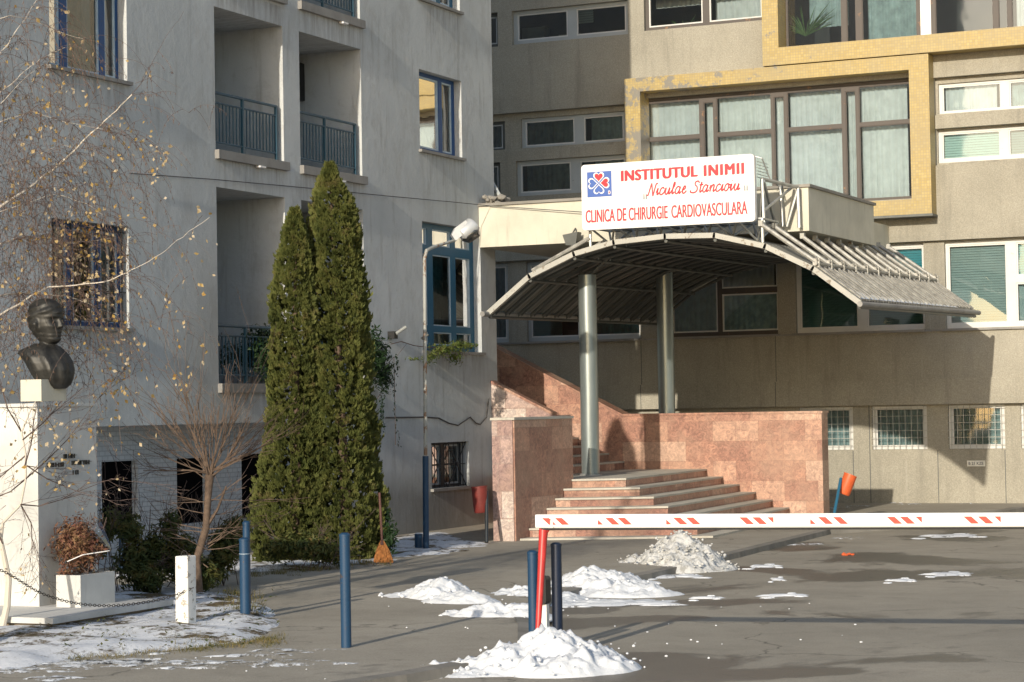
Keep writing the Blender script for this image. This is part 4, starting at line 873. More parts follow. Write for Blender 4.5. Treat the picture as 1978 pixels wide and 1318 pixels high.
st = NN(0)+I_(1.15)+C_(1.6)+U_(2.35)+L_(3.4)+A_(3.95)+E_(4.95)+SS(6.4)+T_(7.55)+A_(8.05)+N_(9.1)+C_(10.0)+I_(10.8)+O_(11.25)+I_(12.1)+U_(12.6)
pen(st, 0.385, 0.925, 0.475, 0.645)
# emblem: four hearts on a blue square
ex, ez, es = 0.035*SW, 0.50*SH_, 0.145*SW; eh = 0.385*SH_
def fl(name, poly, d, mat): g = MB(); g.prism([(SF(a, b, 0)[0], SF(a, b, 0)[2]) for a, b in poly], SYY-0.052-d, SYY-0.050, FY); return g.build(name, mat, em if name != 'emblem' else sg)
em = fl('emblem', [(ex, ez), (ex+es, ez), (ex+es, ez+eh), (ex, ez+eh)], 0.003, M['signblue'])
def heart(ang, s_, d0):
    pts = []
    for k in range(28):
        t_ = 2*math.pi*k/28; hx = 16*math.sin(t_)**3/17; hy = (13*math.cos(t_)-5*math.cos(2*t_)-2*math.cos(3*t_)-math.cos(4*t_)+17)/30
        hx *= s_*0.62; hy = d0+hy*s_*1.15
        a = R(ang); pts.append((ex+es*(0.48+(hx*math.cos(a)-hy*math.sin(a))*0.5), ez+eh*(0.54+(hx*math.sin(a)+hy*math.cos(a))*0.5)))
    return pts
for ang, mt_ in ((0, 'signred'), (-90, 'signred'), (90, 'signblue'), (180, 'signblue')):
    fl('heart_outline', heart(ang, 0.76, 0.02), 0.006, M['signwhite']); fl('heart', heart(ang, 0.58, 0.12), 0.009, M[mt_])
fl('emblem_letter', [(ex+es*a, ez+eh*b) for a, b in ((.86, .08), (.93, .08), (.96, .14), (.93, .22), (.86, .22))], 0.006, M['signwhite'])
fl('emblem_letter', [(ex+es*a, ez+eh*b) for a, b in ((.882, .11), (.92, .11), (.935, .15), (.92, .19), (.882, .19))], 0.008, M['signred'])
# floodlight behind the sign on the slab edge
c = py(1105, 465, SY0-0.2); t = thing('floodlight', 'small grey floodlight fixed under the slab edge left of the sign', 'lamp', c)
g = MB(); g.prism([(c.x-0.14, c.z+0.1), (c.x+0.14, c.z+0.14), (c.x+0.10, c.z-0.1), (c.x-0.08, c.z-0.08)], c.y-0.09, c.y+0.09, FY); g.build('housing', M['darksteel'], t)
g = MB(); g.tube([(c.x, c.y, c.z+0.1), (c.x, c.y+0.16, c.z+0.22)], 0.015, 6); g.build('bracket', M['darksteel'], t)
# overhead cable
a = px(250, 335, 0.03); pts = [a, px(415, 347, 0.05), px(600, 364, 0.05), px(760, 380, 0.06), px(880, 391, 0.08), py(945, 398, SY0-0.05), py(1125, 410, SY0-0.1)]
g = MB(); g.tube(pts, 0.007, 5); tag(g.build('facade_cable', M['cable'], org=pts[0]), 'thin black cable strung along the grey facade above the lower balconies', 'cable')


# ------------------------------------------------------------------ snow
def snow_pile(label, blobs, mat='snow', name='snow_pile', step=0.022, lump=0.05, cut=0.012, chunks=40, seed=0, z0_=0.0, csz=0.035):
    """blobs: (x, y, rx, ry, height, rot)"""
    rnd = random.Random(seed); x0_ = min(b[0]-1.5*max(b[2], b[3]) for b in blobs); x1_ = max(b[0]+1.5*max(b[2], b[3]) for b in blobs); y0_ = min(b[1]-1.5*max(b[2], b[3]) for b in blobs); y1_ = max(b[1]+1.5*max(b[2], b[3]) for b in blobs)
    def hgt(x, y):
        h = 0
        for bx, by, rx, ry, hh, ro in blobs:
            dx, dy = x-bx, y-by; c_, s_ = math.cos(ro), math.sin(ro); a = (dx*c_+dy*s_)/rx; b = (-dx*s_+dy*c_)/ry
            d = math.sqrt(a*a+b*b); h = max(h, hh*max(0, 1-d)**0.85)
        if h <= 0: return -0.02
        v = Vector((x*4+seed, y*4, seed)); k = min(1, h/0.08)
        return h + k*(noise.fractal(v, 0.7, 2.0, 4)*lump + abs(noise.noise(v*2.7))*lump*0.9 + abs(noise.noise(v*6.1))*lump*0.55 + noise.noise(v*13)*lump*0.2) + noise.noise(v*1.3)*0.018 - 0.008
    g = MB(); idx = {}; nx = int((x1_-x0_)/step); ny = int((y1_-y0_)/step); H = [[hgt(x0_+i*step, y0_+j*step) for j in range(ny+1)] for i in range(nx+1)]
    def V(i, j):
        if (i, j) not in idx: g.v.append(Vector((x0_+i*step, y0_+j*step, z0_+H[i][j]))); idx[i, j] = len(g.v)-1
        return idx[i, j]
    pts = []
    for i in range(nx):
        for j in range(ny):
            if max(H[i][j], H[i+1][j], H[i+1][j+1], H[i][j+1]) > cut*0.2: g.f.append((V(i, j), V(i+1, j), V(i+1, j+1), V(i, j+1))); g.mi.append(0); pts.append((i, j))
    for _ in range(chunks):
        i, j = rnd.choice(pts); r_ = csz*rnd.uniform(0.35, 1.1); c_ = Vector((x0_+i*step+rnd.uniform(-.1, .1), y0_+j*step+rnd.uniform(-.1, .1), z0_+max(0, H[i][j])+r_*0.2)); blob(g, c_, r_, rnd)
    o = g.build(name, M[mat], org=(blobs[0][0], blobs[0][1], z0_), smooth='all', recalc=False)
    return tag(o, label, 'snow pile', 'piles of cleared snow')
ICO = None
def blob(g, c, r_, rnd):
    global ICO
    if ICO is None:
        bm = bmesh.new(); bmesh.ops.create_icosphere(bm, subdivisions=1, radius=1); ICO = ([v.co.copy() for v in bm.verts], [[v.index for v in f.verts] for f in bm.faces]); bm.free()
    b = len(g.v); s_ = Vector((rnd.uniform(.7, 1.3), rnd.uniform(.7, 1.3), rnd.uniform(.6, 1)))
    for v in ICO[0]: g.v.append(c+Vector((v.x*s_.x, v.y*s_.y, v.z*s_.z))*r_*rnd.uniform(.8, 1.15))
    for f in ICO[1]: g.f.append(tuple(b+k for k in f)); g.mi.append(0)
def gb(x, y, rx, ry, h, ang=0.0, z=0.0): p = gp(x, y, z); return (p[0], p[1], rx, ry, h, TH+ang)
snow_pile('big white snow heap in front of the barrier post at the bottom edge', [gb(1070, 1290, 0.60, 0.72, 0.31), gb(1025, 1294, 0.72, 0.50, 0.21), gb(1120, 1292, 0.50, 0.5, 0.20), gb(945, 1299, 0.75, 0.32, 0.10), gb(850, 1305, 0.8, 0.22, 0.05, 0.1)], seed=1, lump=0.07, chunks=130, csz=0.022)
snow_pile('low rounded snow heap on the pavement between the bollard and the barrier post', [gb(852, 1152, 0.38, 0.55, 0.23, 0, .08), gb(890, 1162, 0.5, 0.35, 0.12, -0.5, .08), gb(815, 1150, 0.5, 0.35, 0.08, 0, .08)], seed=2, z0_=0.07, chunks=30, csz=0.03)
snow_pile('low snow ridge reaching from the pavement edge to the blue post', [gb(945, 1192, 0.5, 0.3, 0.14, 0, .06), gb(1000, 1203, 0.4, 0.35, 0.14, -0.5), gb(890, 1187, 0.45, 0.2, 0.07, 0, .08)], seed=3, z0_=0.05, lump=0.05, chunks=40, csz=0.02)
snow_pile('white snow heap lying behind the two posts along the pavement edge', [gb(1150, 1140, 0.75, 0.8, 0.26), gb(1220, 1150, 0.6, 0.4, 0.14), gb(1080, 1146, 0.7, 0.4, 0.10), gb(1020, 1146, 0.7, 0.7, 0.13, 0, .08), gb(960, 1150, 0.9, 0.5, 0.06, 0, .08), gb(1060, 1166, 1.5, 0.4, 0.045)], seed=4, lump=0.055, chunks=60, csz=0.02)
snow_pile('grey icy snow heap of coarse lumps below the entrance steps', [gb(1315, 1097, 0.62, 1.0, 0.46), gb(1262, 1097, 0.65, 0.6, 0.16), gb(1360, 1100, 0.45, 0.5, 0.14)], mat='snow_dirty', seed=5, lump=0.07, chunks=500, csz=0.024)
def mk_thin(name, thr):
    m, n, l, b = newmat(name); v = pos(n, l); b.inputs['Base Color'].default_value = (0.72, 0.74, 0.77, 1); b.inputs['Roughness'].default_value = 0.8
    t = ramp(n, l, nz(n, l, v, 5, 9, 0.82), [(thr, 0), (thr+0.05, 1)]); tr = n.new('ShaderNodeBsdfTransparent'); mx = n.new('ShaderNodeMixShader'); l.new(t, mx.inputs[0]); l.new(tr.outputs[0], mx.inputs[1]); l.new(b.outputs[0], mx.inputs[2]); l.new(mx.outputs[0], n['Material Output'].inputs[0]); return m
M['snow_thin'] = mk_thin('thin_snow', 0.50); M['snow_patchy'] = mk_thin('melting_snow', 0.40)
def patch(g, x, y, wx, wy, h=0.012, seed=0, z=0.0):
    c = gp(x, y, z); n = 26; rnd = random.Random(seed); ring = []
    for k in range(n):
        a = 2*math.pi*k/n; rr_ = 0.65+0.55*noise.noise(Vector((math.cos(a)*1.6+seed*5, math.sin(a)*1.6, seed)))+rnd.uniform(-.12, .12)
        dx, dy = wx*rr_*math.cos(a), wy*rr_*math.sin(a); ring.append((c[0]+dx*math.cos(TH)-dy*math.sin(TH), c[1]+dx*math.sin(TH)+dy*math.cos(TH)))
    b = len(g.v); g.v.append(Vector((c[0], c[1], z+0.008+h)))
    for p in ring: g.v.append(Vector((c[0]+(p[0]-c[0])*0.75, c[1]+(p[1]-c[1])*0.75, z+0.007+h*0.8)))
    for p in ring: g.v.append(Vector((p[0], p[1], z+0.001)))
    for k in range(n): k2 = (k+1) % n; g.f += [(b, b+1+k, b+1+k2), (b+1+k, b+1+n+k, b+1+n+k2, b+1+k2)]; g.mi += [0, 0]
    return c
plist = [(1180, 1168, 0.9, 0.25, 'long thin snow strip on the asphalt behind the blue posts'), (1510, 1151, 0.33, 0.18, 'bright oval snow patch on the open asphalt'), (1825, 1036, 0.62, 0.5, 'long snow patch on the asphalt just below the barrier arm at the right'), (1470, 1095, 0.32, 0.25, 'snow patch on the asphalt right of the grey icy heap'), (1500, 1120, 0.14, 0.2, 'tiny snow patch on the asphalt below the end of the kerb'), (1825, 1110, 0.35, 0.35, 'thin icy patch in the wet stain at the right'), (1735, 1122, 0.24, 0.2, 'small icy patch at the left end of the wet stain at the right'), (1360, 1156, 0.25, 0.12, 'small snow patch on the asphalt right of the long strip'), (1300, 1115, 0.55, 0.28, 'flat snow apron below the grey icy heap'), (1210, 1125, 0.5, 0.3, 'flat snow patch left of the grey icy heap on the pavement edge')]
for k, (x, y, a, b, lb) in enumerate(plist):
    g = MB(); c = patch(g, x, y, a, b, seed=k+3); 
    for e in range(3): patch(g, x+(-1)**e*a*90*(0.6+.3*e), y+(-4, 5, 2)[e], a*0.3, b*0.35, 0.006, seed=k*7+e)
    tag(g.build('snow_patch', M['snow_patchy'], org=(c[0], c[1], 0), recalc=False, smooth='all'), lb, 'snow patch', 'flat snow patches on the asphalt')
g = MB()
for k in range(55):
    rnd = random.Random(k+900); x = rnd.choice([rnd.uniform(700, 1300), rnd.uniform(1200, 1700), rnd.uniform(50, 1200)]); y = rnd.uniform(1150, 1245) if k % 3 else rnd.uniform(1220, 1300)
    z = 0.08 if y < 1215 and x < 1000 else 0.0
    if x < 700: z = 0.08; y = rnd.uniform(1262, 1318)
    s_ = rnd.uniform(0.006, 0.014) if k % 9 else 0.022; c = gp(x, y, z); blob(g, Vector((c[0], c[1], z+s_*0.2)), s_, rnd)
tag(g.build('snow_crumbs', M['snow'], recalc=False), 'scattered snow crumbs on the asphalt', None, kind='stuff')
g = MB()
for k in range(26): rnd = random.Random(k+50); x = rnd.uniform(-40, 560); y = 1268+(560-x)*0.045+rnd.gauss(0, 10); patch(g, x, y, rnd.uniform(0.3, 0.9), rnd.uniform(0.08, 0.25), 0.004, seed=k, z=0.081)
for x, y in ((1730, 971), (1650, 978), (1760, 974), (1865, 971), (1880, 973), (1620, 982), (1560, 1052), (1640, 1040)): patch(g, x, y, 0.35, 0.3, 0.006, seed=int(x), z=0.081)
tag(g.build('thin_snow', M['snow_thin'], recalc=False, smooth='all'), 'thin trodden snow smears on the pavement', None, kind='stuff')

# ------------------------------------------------------------------ street furniture
def bollard(xb, yb, ht, lb, mat='blue', lean=(0, 0), r_=0.045, z=0.0, sleeve=False):
    c = gp(xb, yb, z); t = thing('bollard', lb, 'bollard', (c[0], c[1], z), 'blue steel bollards')
    tp = (c[0]+lean[0], c[1]+lean[1], z+ht)
    g = MB(); g.tube([(c[0], c[1], z-0.05), tp], r_, 20); g.build('post', M[mat], t, smooth=True)
    g = MB(); d = (Vector(tp)-Vector((c[0], c[1], z))).normalized(); g.tube([Vector(tp)-d*0.012, Vector(tp)+d*0.006, Vector(tp)+d*0.02], [r_*1.07, r_*1.07, r_*0.6], 20); g.build('cap', M[mat], t, smooth=True)
    if sleeve: g = MB(); g.tube([Vector(tp)-d*0.14, Vector(tp)-d*0.135], r_*1.06, 20); g.build('ring', M['pale_frame'], t)
    return t
M['navy'] = plain('navy_paint', (0.008, 0.016, 0.04), 0.4)
bollard(669, 1251, 0.96, 'blue bollard standing alone in the middle of the pavement', z=0.08)
bollard(474, 1194, 0.76, 'thicker blue bollard in the snowy bed in front of the shrubs', z=0.11, r_=0.05, sleeve=True)
bollard(478, 1186, 0.90, 'thin blue bollard close behind the thicker one in the snowy bed', z=0.11, r_=0.036)
bollard(1032, 1262, 0.86, 'blue bollard left of the red barrier post', z=0.0)
bollard(1078, 1268, 0.94, 'dark navy bollard right of the red barrier post', mat='navy', z=0.0)
bollard(236, 1096, 0.45, 'short blue post half hidden in the shrubs behind the planter', z=0.1, r_=0.04)
# barrier
ba = thing('barrier', 'white boom barrier with red slanted marks lying across the driveway on a red rest post', 'barrier', (*gp(1043, 1275), 0))
A = pd(1036, 1007, 18.5); B = pd(1978, 1004, 17.45); A.z = B.z = (A.z+B.z)/2
dv = (B-A).normalized(); nrm = Vector((dv.y, -dv.x, 0)); L = (B-A).length+2.6
if nrm.dot(CAM-A) < 0: nrm = -nrm
BF = lambda a, b, c: A+dv*a+nrm*c+Vector((0, 0, b))
g = MB(); hh = 0.056; pf = [(-hh, -0.03), (-hh, 0.028), (-hh+0.012, 0.036), (hh-0.012, 0.036), (hh, 0.028), (hh, -0.03)]
g.prism(pf, 0, L, lambda a, b, c: BF(c, a, b)); g.build('boom', M['barwhite'], ba)
g = MB(); g.prism([(-hh-0.018, -0.025), (-hh-0.018, 0.02), (-hh-0.001, 0.022), (-hh-0.001, -0.027)], 0.05, L, lambda a, b, c: BF(c, a, b)); g.build('shade_edge', M['black'], ba)  # black strip stands in for the shade along the boom's lower edge
g = MB()
def mark(u, kind=0):
    s_ = 0.085; w_ = 0.062; t_, b_ = 0.028, -0.028; d_ = 0.0385
    if kind == 0: poly = [(u, t_), (u+w_, t_), (u+w_+0.06, b_), (u+0.06, b_)]
    elif kind == 1: poly = [(u+0.035, t_), (u+0.085, t_), (u+0.085, b_+0.008)]
    else: poly = [(u+0.03, b_), (u+0.03, t_-0.015), (u+0.075, b_)]
    g = MB(); g.q(*[BF(a, b, d_) for a, b in poly]); g.build('red_marking', M['barred'], ba, recalc=False)
def upx(x): # picture column -> distance along the boom
    lo, hi = -1, L
    for _ in range(40):
        m = (lo+hi)/2; P = BF(m, 0, 0.036)-CAM; X = 989+F*P.dot(rt)/P.dot(fw)
        if X < x: lo = m
        else: hi = m
    return lo
k = 0
for x, kd in [(1047, 0), (1072, 0), (1148, 2), (1169, 0), (1193, 0), (1280, 2), (1300, 0), (1325, 0), (1428, 0), (1453, 0), (1474, 1), (1558, 2), (1580, 0), (1609, 0), (1713, 0), (1738, 0), (1760, 1), (1861, 0), (1889, 0), (1912, 1), (2000, 0), (2028, 0), (2150, 0), (2180, 0), (2300, 0)]: mark(upx(x), kd)
c0 = Vector((*gp(1036, 1278), 0)); tpx = BF(0.06, -hh-0.02, 0.0)
g = MB(); g.tube([c0, c0.lerp(tpx, 0.5), c0.lerp(tpx, 0.93), tpx], [0.018, 0.028, 0.036, 0.04], 14); g.build('rest_post', M['postred'], ba, smooth=True)
g = MB(); g.tube([tpx-Vector((0, 0, 0.06)), tpx-dv*0.055+Vector((0, 0, 0.10))], 0.012, 10); g.tube([tpx-Vector((0, 0, 0.06)), tpx+dv*0.05+Vector((0, 0, 0.02))], 0.014, 10); g.build('fork', M['postred'], ba, smooth=True)
g = MB(); g.box(0.13, 0.155, -0.055, 0.01, 0.037, 0.042, BF); g.build('lock_plate', M['galv'], ba)
c1 = Vector((*gp(1054, 1262), 0)); t = thing('sensor_post', 'short white post with a black sensor head behind the red barrier post', 'post', c1)
g = MB(); g.box(c1.x-0.028, c1.x+0.028, c1.y-0.03, c1.y+0.03, 0, 0.42); g.build('post', M['barwhite'], t)
g = MB(); g.prism(rr(c1.x-0.038, c1.x+0.038, 0.42, 0.66, 0.03, 3), c1.y-0.06, c1.y+0.05, FY); g.build('sensor_head', M['black'], t)
# street lamp
c = gp(823, 1059, 0.1); t = thing('street_lamp', 'tall grey street lamp with blue painted foot and curved arm beside the grey facade', 'street lamp', (c[0], c[1], 0.1))
zb_ = 0.1; zblue = zb_+1.33
D0 = (Vector((c[0], c[1], 0))-CAM).dot(f0)
tp = pd(820, 500, D0); head = pd(880, 464, D0+0.9)
base = Vector((c[0], c[1], zb_)); bl = base.lerp(tp, (zblue-zb_)/(tp.z-zb_))
g = MB(); g.tube([base, bl], 0.045, 16); g.build('blue_foot', M['blue'], t, smooth=True)
h1 = pd(824, 484, D0); h2 = pd(836, 478, D0+0.3); h3 = pd(858, 471, D0+0.6)
g = MB(); g.tube([bl, tp, h1, h2, h3, head], [0.028, 0.026, 0.025, 0.025, 0.022, 0.02], 14); g.build('pole', M['polegrey'], t, smooth=True)
g = MB(); ax = (pd(912, 440, D0+0.95)-pd(870, 468, D0+0.9)).normalized(); upv = Vector((0, 0, 1)); sidev = ax.cross(upv).normalized(); nv = sidev.cross(ax).normalized()
HB = lambda a, b, c_: head+(ax*a+sidev*b+nv*c_)*0.82
g.prism([(-0.02, -0.01), (-0.02, 0.12), (0.10, 0.19), (0.34, 0.20), (0.36, 0.03), (0.1, 0.0)], -0.11, 0.11, lambda a, b, c_: HB(a, c_, b)); g.build('lamp_housing', M['alu'], t)
g = MB(); g.tube([HB(0.1, 0, 0.02), HB(0.16, 0, 0.02), HB(0.42, 0, 0.05), HB(0.47, 0, 0.06)], [0.06, 0.12, 0.13, 0.10], 16); g.build('lamp_rim', M['alu'], t, smooth=True)
g = MB(); g.tube([HB(0.12, 0, -0.03), HB(0.2, 0, -0.07), HB(0.38, 0, -0.06), HB(0.46, 0, 0.0)], [0.05, 0.10, 0.11, 0.05], 14); g.build('lamp_bowl', M['lampglass'], t, smooth=True)
g = MB(); c2 = base.lerp(tp, 0.73); g.tube([c2-sidev*0.01-ax*0.06, c2+ax*0.06], 0.02, 6); g.build('clip', M['darksteel'], t)
c = gp(809, 1058, 0.1); t = thing('blue_stub_post', 'stubby blue post capped with snow at the foot of the street lamp', 'post', (c[0], c[1], 0.1))
g = MB(); g.tube([(c[0], c[1], 0.05), (c[0], c[1], 0.3)], 0.06, 14); g.build('post', M['blue'], t, smooth=True); g = MB(); g.tube([(c[0], c[1], 0.3), (c[0], c[1], 0.315)], [0.06, 0.04], 14); g.build('snow_cap', M['snow'], t)
# bins
def bin_(x, y, D_, tilt, rad, h, matn, lb, postmat, gx, gy, gz, sq=False, lett=False):
    c_ = pd(x, y, D_); t = thing('litter_bin', lb, 'litter bin', (*gp(gx, gy, gz), gz)); a = Vector((math.sin(tilt)*math.cos(TH), math.sin(tilt)*math.sin(TH), math.cos(tilt)))
    g = MB(); lo = c_-a*h/2; g.tube([lo, lo+a*0.02, lo+a*h*0.25, lo+a*h*0.27, lo+a*(h-0.02), lo+a*h, lo+a*(h-0.01), lo+a*0.03], [rad*0.86, rad*0.97, rad*0.98, rad*1.0, rad*1.0, rad*1.02, rad*0.93, rad*0.85], 24); g.build('bucket', M[matn], t, smooth=True)
    g = MB(); g.tube([lo+a*h*0.96, lo+a*h*0.99], rad*1.05, 24, False); g.build('rim', M[matn], t, smooth=True)
    p0 = Vector((*gp(gx, gy, gz), gz)); side = Vector((math.cos(TH), math.sin(TH), 0)); 
    g = MB(); top = c_+a*h*0.3-side*rad*(1.25 if tilt > 0 else -0.9)
    g.tube([p0, top], 0.028, 12); g.build('post', M[postmat], t, smooth=True)
    g = MB(); g.tube([top-Vector((0, 0, 0.03)), c_+a*h*0.25], 0.014, 8); g.build('hinge', M['darksteel'], t)
    if lett:
        cv = (CAM-c_); cv.z = 0; cv.normalize(); sd_ = Vector((-cv.y, cv.x, 0)); up_ = sd_.cross(cv) if False else Vector((0, 0, 1))
        ax_ = a; sd2 = ax_.cross(-cv).normalized(); sd2 = sd2 if sd2.dot(rt) > 0 else -sd2
        def fn(a0, b0, c0_, off=0):
            th = (a0-0.05)/rad; return c_+(-cv*0+cv*math.cos(th)+sd2*math.sin(th))*(rad*1.0+0.001+c0_)+ax_*(b0)
        for ln, zz in (('PUBLI', 0.02), ('SERVICE', -0.03)): text_mesh(ln, 0.04, lambda p, q_, r_: fn(p-0.01, q_+zz-0.01, r_), M['signwhite'], 'lettering', t, width=0.12, height=0.024, thick=0.001)
    return t
def D_at(x, y, z): p = Vector((*gp(x, y, z), z)); return (p-CAM).dot(f0)
bin_(928, 965, D_at(940, 1046, .1)+0.05, -0.08, 0.12, 0.40, 'binred', 'dull red litter bin on a dark post left of the marble pier', 'iron', 940, 1048, 0.1, lett=False)
bin_(1636, 936, D_at(1610, 1002, 0.08), 0.38, 0.115, 0.37, 'orange', 'orange litter bin tilted on a blue post right of the marble parapet', 'blue_teal', 1609, 1006, 0.08)
# broom
b0_ = Vector((*gp(741, 1086, 0.1), 0.1)); D_ = (b0_-CAM).dot(f0); t = thing('broom', 'straw broom leaning upside up against the conifers with its handle in the air', 'broom', b0_)
hp = pd(738, 1045, D_); tp = pd(733, 952, D_+0.1)
g = MB(); g.tube([hp, tp], 0.017, 8); g.build('handle', M['broomwood'], t, smooth=True)
g = MB(); n_ = 24
for k in range(260):
    rnd = random.Random(k); a = rnd.uniform(-1, 1); b = rnd.uniform(-0.4, 0.4); e = b0_+rt*a*0.13+f0*b*0.12+Vector((0, 0, rnd.uniform(-0.01, 0.03))); g.tube([hp+rt*a*0.018+f0*b*.02, hp.lerp(e, 0.5)+rt*a*0.02, e], [0.009, 0.009, 0.006], 4, False)
g.build('bristles', M['straw'], t, recalc=False)
g = MB(); g.tube([hp-Vector((0, 0, 0.0)), hp-Vector((0, 0, 0.05))], [0.025, 0.033], 10); g.build('binding', M['broomwood'], t)

# ------------------------------------------------------------------ monument
zpl = 0.22
K1 = Vector((*gp(121, 1195, zpl), 0)); K2 = Vector((*gp(318, 1158, zpl), 0))
mo = thing('monument_plinth', 'low white stone plinth dusted with snow under the monument', 'plinth', (K1.x-1, K1.y+1, 0))
xr_, yf_, yb_ = (K1.x+K2.x)/2, K1.y, K2.y
g = MB(); g.box(xr_-3.2, xr_, yf_, yb_, zpl-0.055, zpl); g.build('slab', M['whitemarble'], mo)
g = MB(); g.box(xr_-3.1, xr_-0.06, yf_+0.06, yb_-0.06, 0, zpl-0.056); g.build('base', M['stone'], mo)
g = MB(); patch_ = MB()
for k in range(6): rnd = random.Random(k); 
pc = gp(76, 1172, zpl); PX, PY = pc; pw = 1.35; pb = hit(188, 1000, 0, PX).y
pe = thing('monument_pedestal', 'tall white marble monument pedestal with worn dark inscription', 'pedestal', (PX-pw/2, (PY+pb)/2, zpl))
ztp = px(72, 786, PX).z
g = MB(); g.box(PX-pw, PX, PY, pb, zpl, ztp); g.build('shaft', M['whitemarble'], pe)
g = MB(); g.box(PX-pw-0.03, PX+0.015, PY-0.03, pb+0.02, ztp+0.001, ztp+0.035); g.build('cap', M['whitemarble'], pe)
g = MB(); rnd = random.Random(4)       # row of tarnished bronze letters too worn to read
for zz, ya_, yb2 in ((px(140, 881, PX).z, px(122, 880, PX).y, px(146, 880, PX).y), (px(130, 897, PX).z, px(90, 897, PX).y, px(121, 897, PX).y), (px(150, 894, PX).z, px(138, 894, PX).y, px(175, 894, PX).y), (px(140, 913, PX).z, px(140, 913, PX).y, px(150, 913, PX).y)):
    g = MB(); y_ = ya_
    while y_ < yb2:
        w_ = rnd.uniform(0.03, 0.05); h_ = 0.045
        g.box(PX, PX+0.012, y_, y_+0.012, zz-h_/2, zz+h_/2)
        if rnd.random() < .7: g.box(PX, PX+0.012, y_+0.012, y_+w_, zz+(h_/2-0.012 if rnd.random() < .5 else -0.006), zz+(h_/2 if rnd.random() < .5 else 0.006))
        if rnd.random() < .6: g.box(PX, PX+0.012, y_+w_-0.01, y_+w_, zz-h_/2, zz+h_/2)
        y_ += w_+0.006
    g.build('worn_inscription', M['bronze'], pe)
# bust block and bust
zc0 = ztp+0.036; bx1 = PX-0.12; cb = hit(80, 775, 2, zc0); bx1 = cb.x; byf = cb.y; bxl = hit(40, 775, 1, byf).x
zc1 = hit(80, 733, 1, byf).z
byb = hit(128, 760, 0, bx1).y
bu = thing('bronze_bust', 'dark bronze bust of a man in an open coat facing right on the white pedestal', 'statue', ((bx1+bxl)/2, (byf+byb)/2, zc0))
g = MB(); g.box(bxl, bx1, byf, byb, zc0, zc1); g.build('stone_block', M['creamstone'], bu)
bc_ = Vector(((bx1+bxl)/2+0.02, (byf+byb)/2+0.10, 0)); Dc = (bc_-CAM).dot(f0); S = Dc/F
facedir = (r0*0.88 - f0*0.47).normalized(); sidedir = Vector((-facedir.y, facedir.x, 0))
def loft(rows, mod, n=40):      # rows: (picture y, front, back, half width) in picture pixels from x = 90
    g = MB(); b0 = 0
    for r_i, (y, fr, bk, hw_) in enumerate(rows):
        c_ = pd(90, y, Dc)
        for k in range(n):
            th = 2*math.pi*k/n; ca, sa = math.cos(th), math.sin(th); a = (fr+bk)/2+(fr-bk)/2*(abs(ca)**0.9)*(1 if ca > 0 else -1); q = hw_*(abs(sa)**0.95)*(1 if sa > 0 else -1)
            m_ = mod(y, th, ca, sa); g.v.append(c_+(facedir*((fr+bk)/2+(a-(fr+bk)/2)*m_)+sidedir*q*m_)*S)
    nr_ = len(rows)
    for i in range(nr_-1):
        for k in range(n): g.f.append((i*n+k, i*n+(k+1) % n, (i+1)*n+(k+1) % n, (i+1)*n+k)); g.mi.append(0)
    g.f.append(tuple(range(n))); g.f.append(tuple((nr_-1)*n+k for k in range(n))[::-1]); return g
def dense(rows, st):
    out = []
    for a, b in zip(rows, rows[1:]):
        m_ = max(1, int((b[0]-a[0])/st))
        for k in range(m_): out.append(tuple(a[j]+(b[j]-a[j])*k/m_ for j in range(4)))
    return out+[rows[-1]]
def headmod(y, th, ca, sa):
    m_ = 1.0
    if 613 < y < 626 and ca > 0.3: m_ -= 0.16*math.exp(-((abs(sa)-0.42)/0.2)**2)*math.sin(math.pi*(y-613)/13)
    if 628 < y < 640 and ca > 0: m_ += 0.04*math.exp(-((abs(sa)-0.6)/0.2)**2)
    if 640 < y < 656 and ca > 0.2: m_ -= 0.05*math.exp(-((abs(sa)-0.5)/0.15)**2)
    hair = y < 606 or (ca < 0.15 and y < 648)
    if hair: m_ += 0.07+0.05*math.sin(y*0.45+th*5)+0.05*noise.noise(Vector((ca*3, sa*3, y*0.13)))
    return m_
hr = dense([(577, 6, -12, 8), (581, 16, -24, 16), (588, 25, -32, 22), (597, 30, -36, 25), (608, 33, -38, 26), (613, 35, -38, 26), (617, 31, -38, 26), (624, 32, -37, 26), (632, 33, -34, 25), (638, 31, -31, 23), (641, 34, -30, 21), (644, 33, -27, 20), (646, 31, -26, 20), (649, 34, -24, 19), (652, 31, -22, 18), (656, 33, -18, 17), (661, 30, -14, 14), (665, 20, -16, 13), (670, 14, -22, 15), (700, 14, -30, 18)], 2)
G1 = loft(hr, headmod)
def coatmod(y, th, ca, sa): return 1+0.05*math.cos(th*9+y*0.03)*(1 if ca > -0.2 else 0.3)
def crow(y, x0_, x1_, w_):
    hx = (x1_-x0_)/2; mid = ((x0_+x1_)/2-90)/0.88; ah = math.sqrt(max(9, hx*hx-(0.47*w_)**2))/0.88; return (y, mid+ah, mid-ah, w_)
cr = dense([crow(664, 66, 100, 20), crow(670, 52, 114, 30), crow(676, 38, 121, 38), crow(682, 34, 126, 42), crow(690, 43, 133, 44), crow(702, 52, 140, 44), crow(716, 60, 144, 42), crow(732, 70, 143, 36), crow(744, 82, 138, 28), crow(752, 98, 130, 16)], 3)
G2 = loft(cr, coatmod)
for g_ in (G2,): b_ = len(G1.v); G1.v += g_.v; G1.f += [tuple(b_+k for k in f) for f in g_.f]
def PF(a, s_, y): return pd(90, y, Dc)+(facedir*a+sidedir*s_)*S
b_ = len(G1.v); G1.v += [PF(32, -2.5, 614), PF(32, 2.5, 614), PF(43, -3, 632), PF(43, 3, 632), PF(30, -7, 636), PF(30, 7, 636), PF(24, 0, 614), PF(24, 0, 637)]
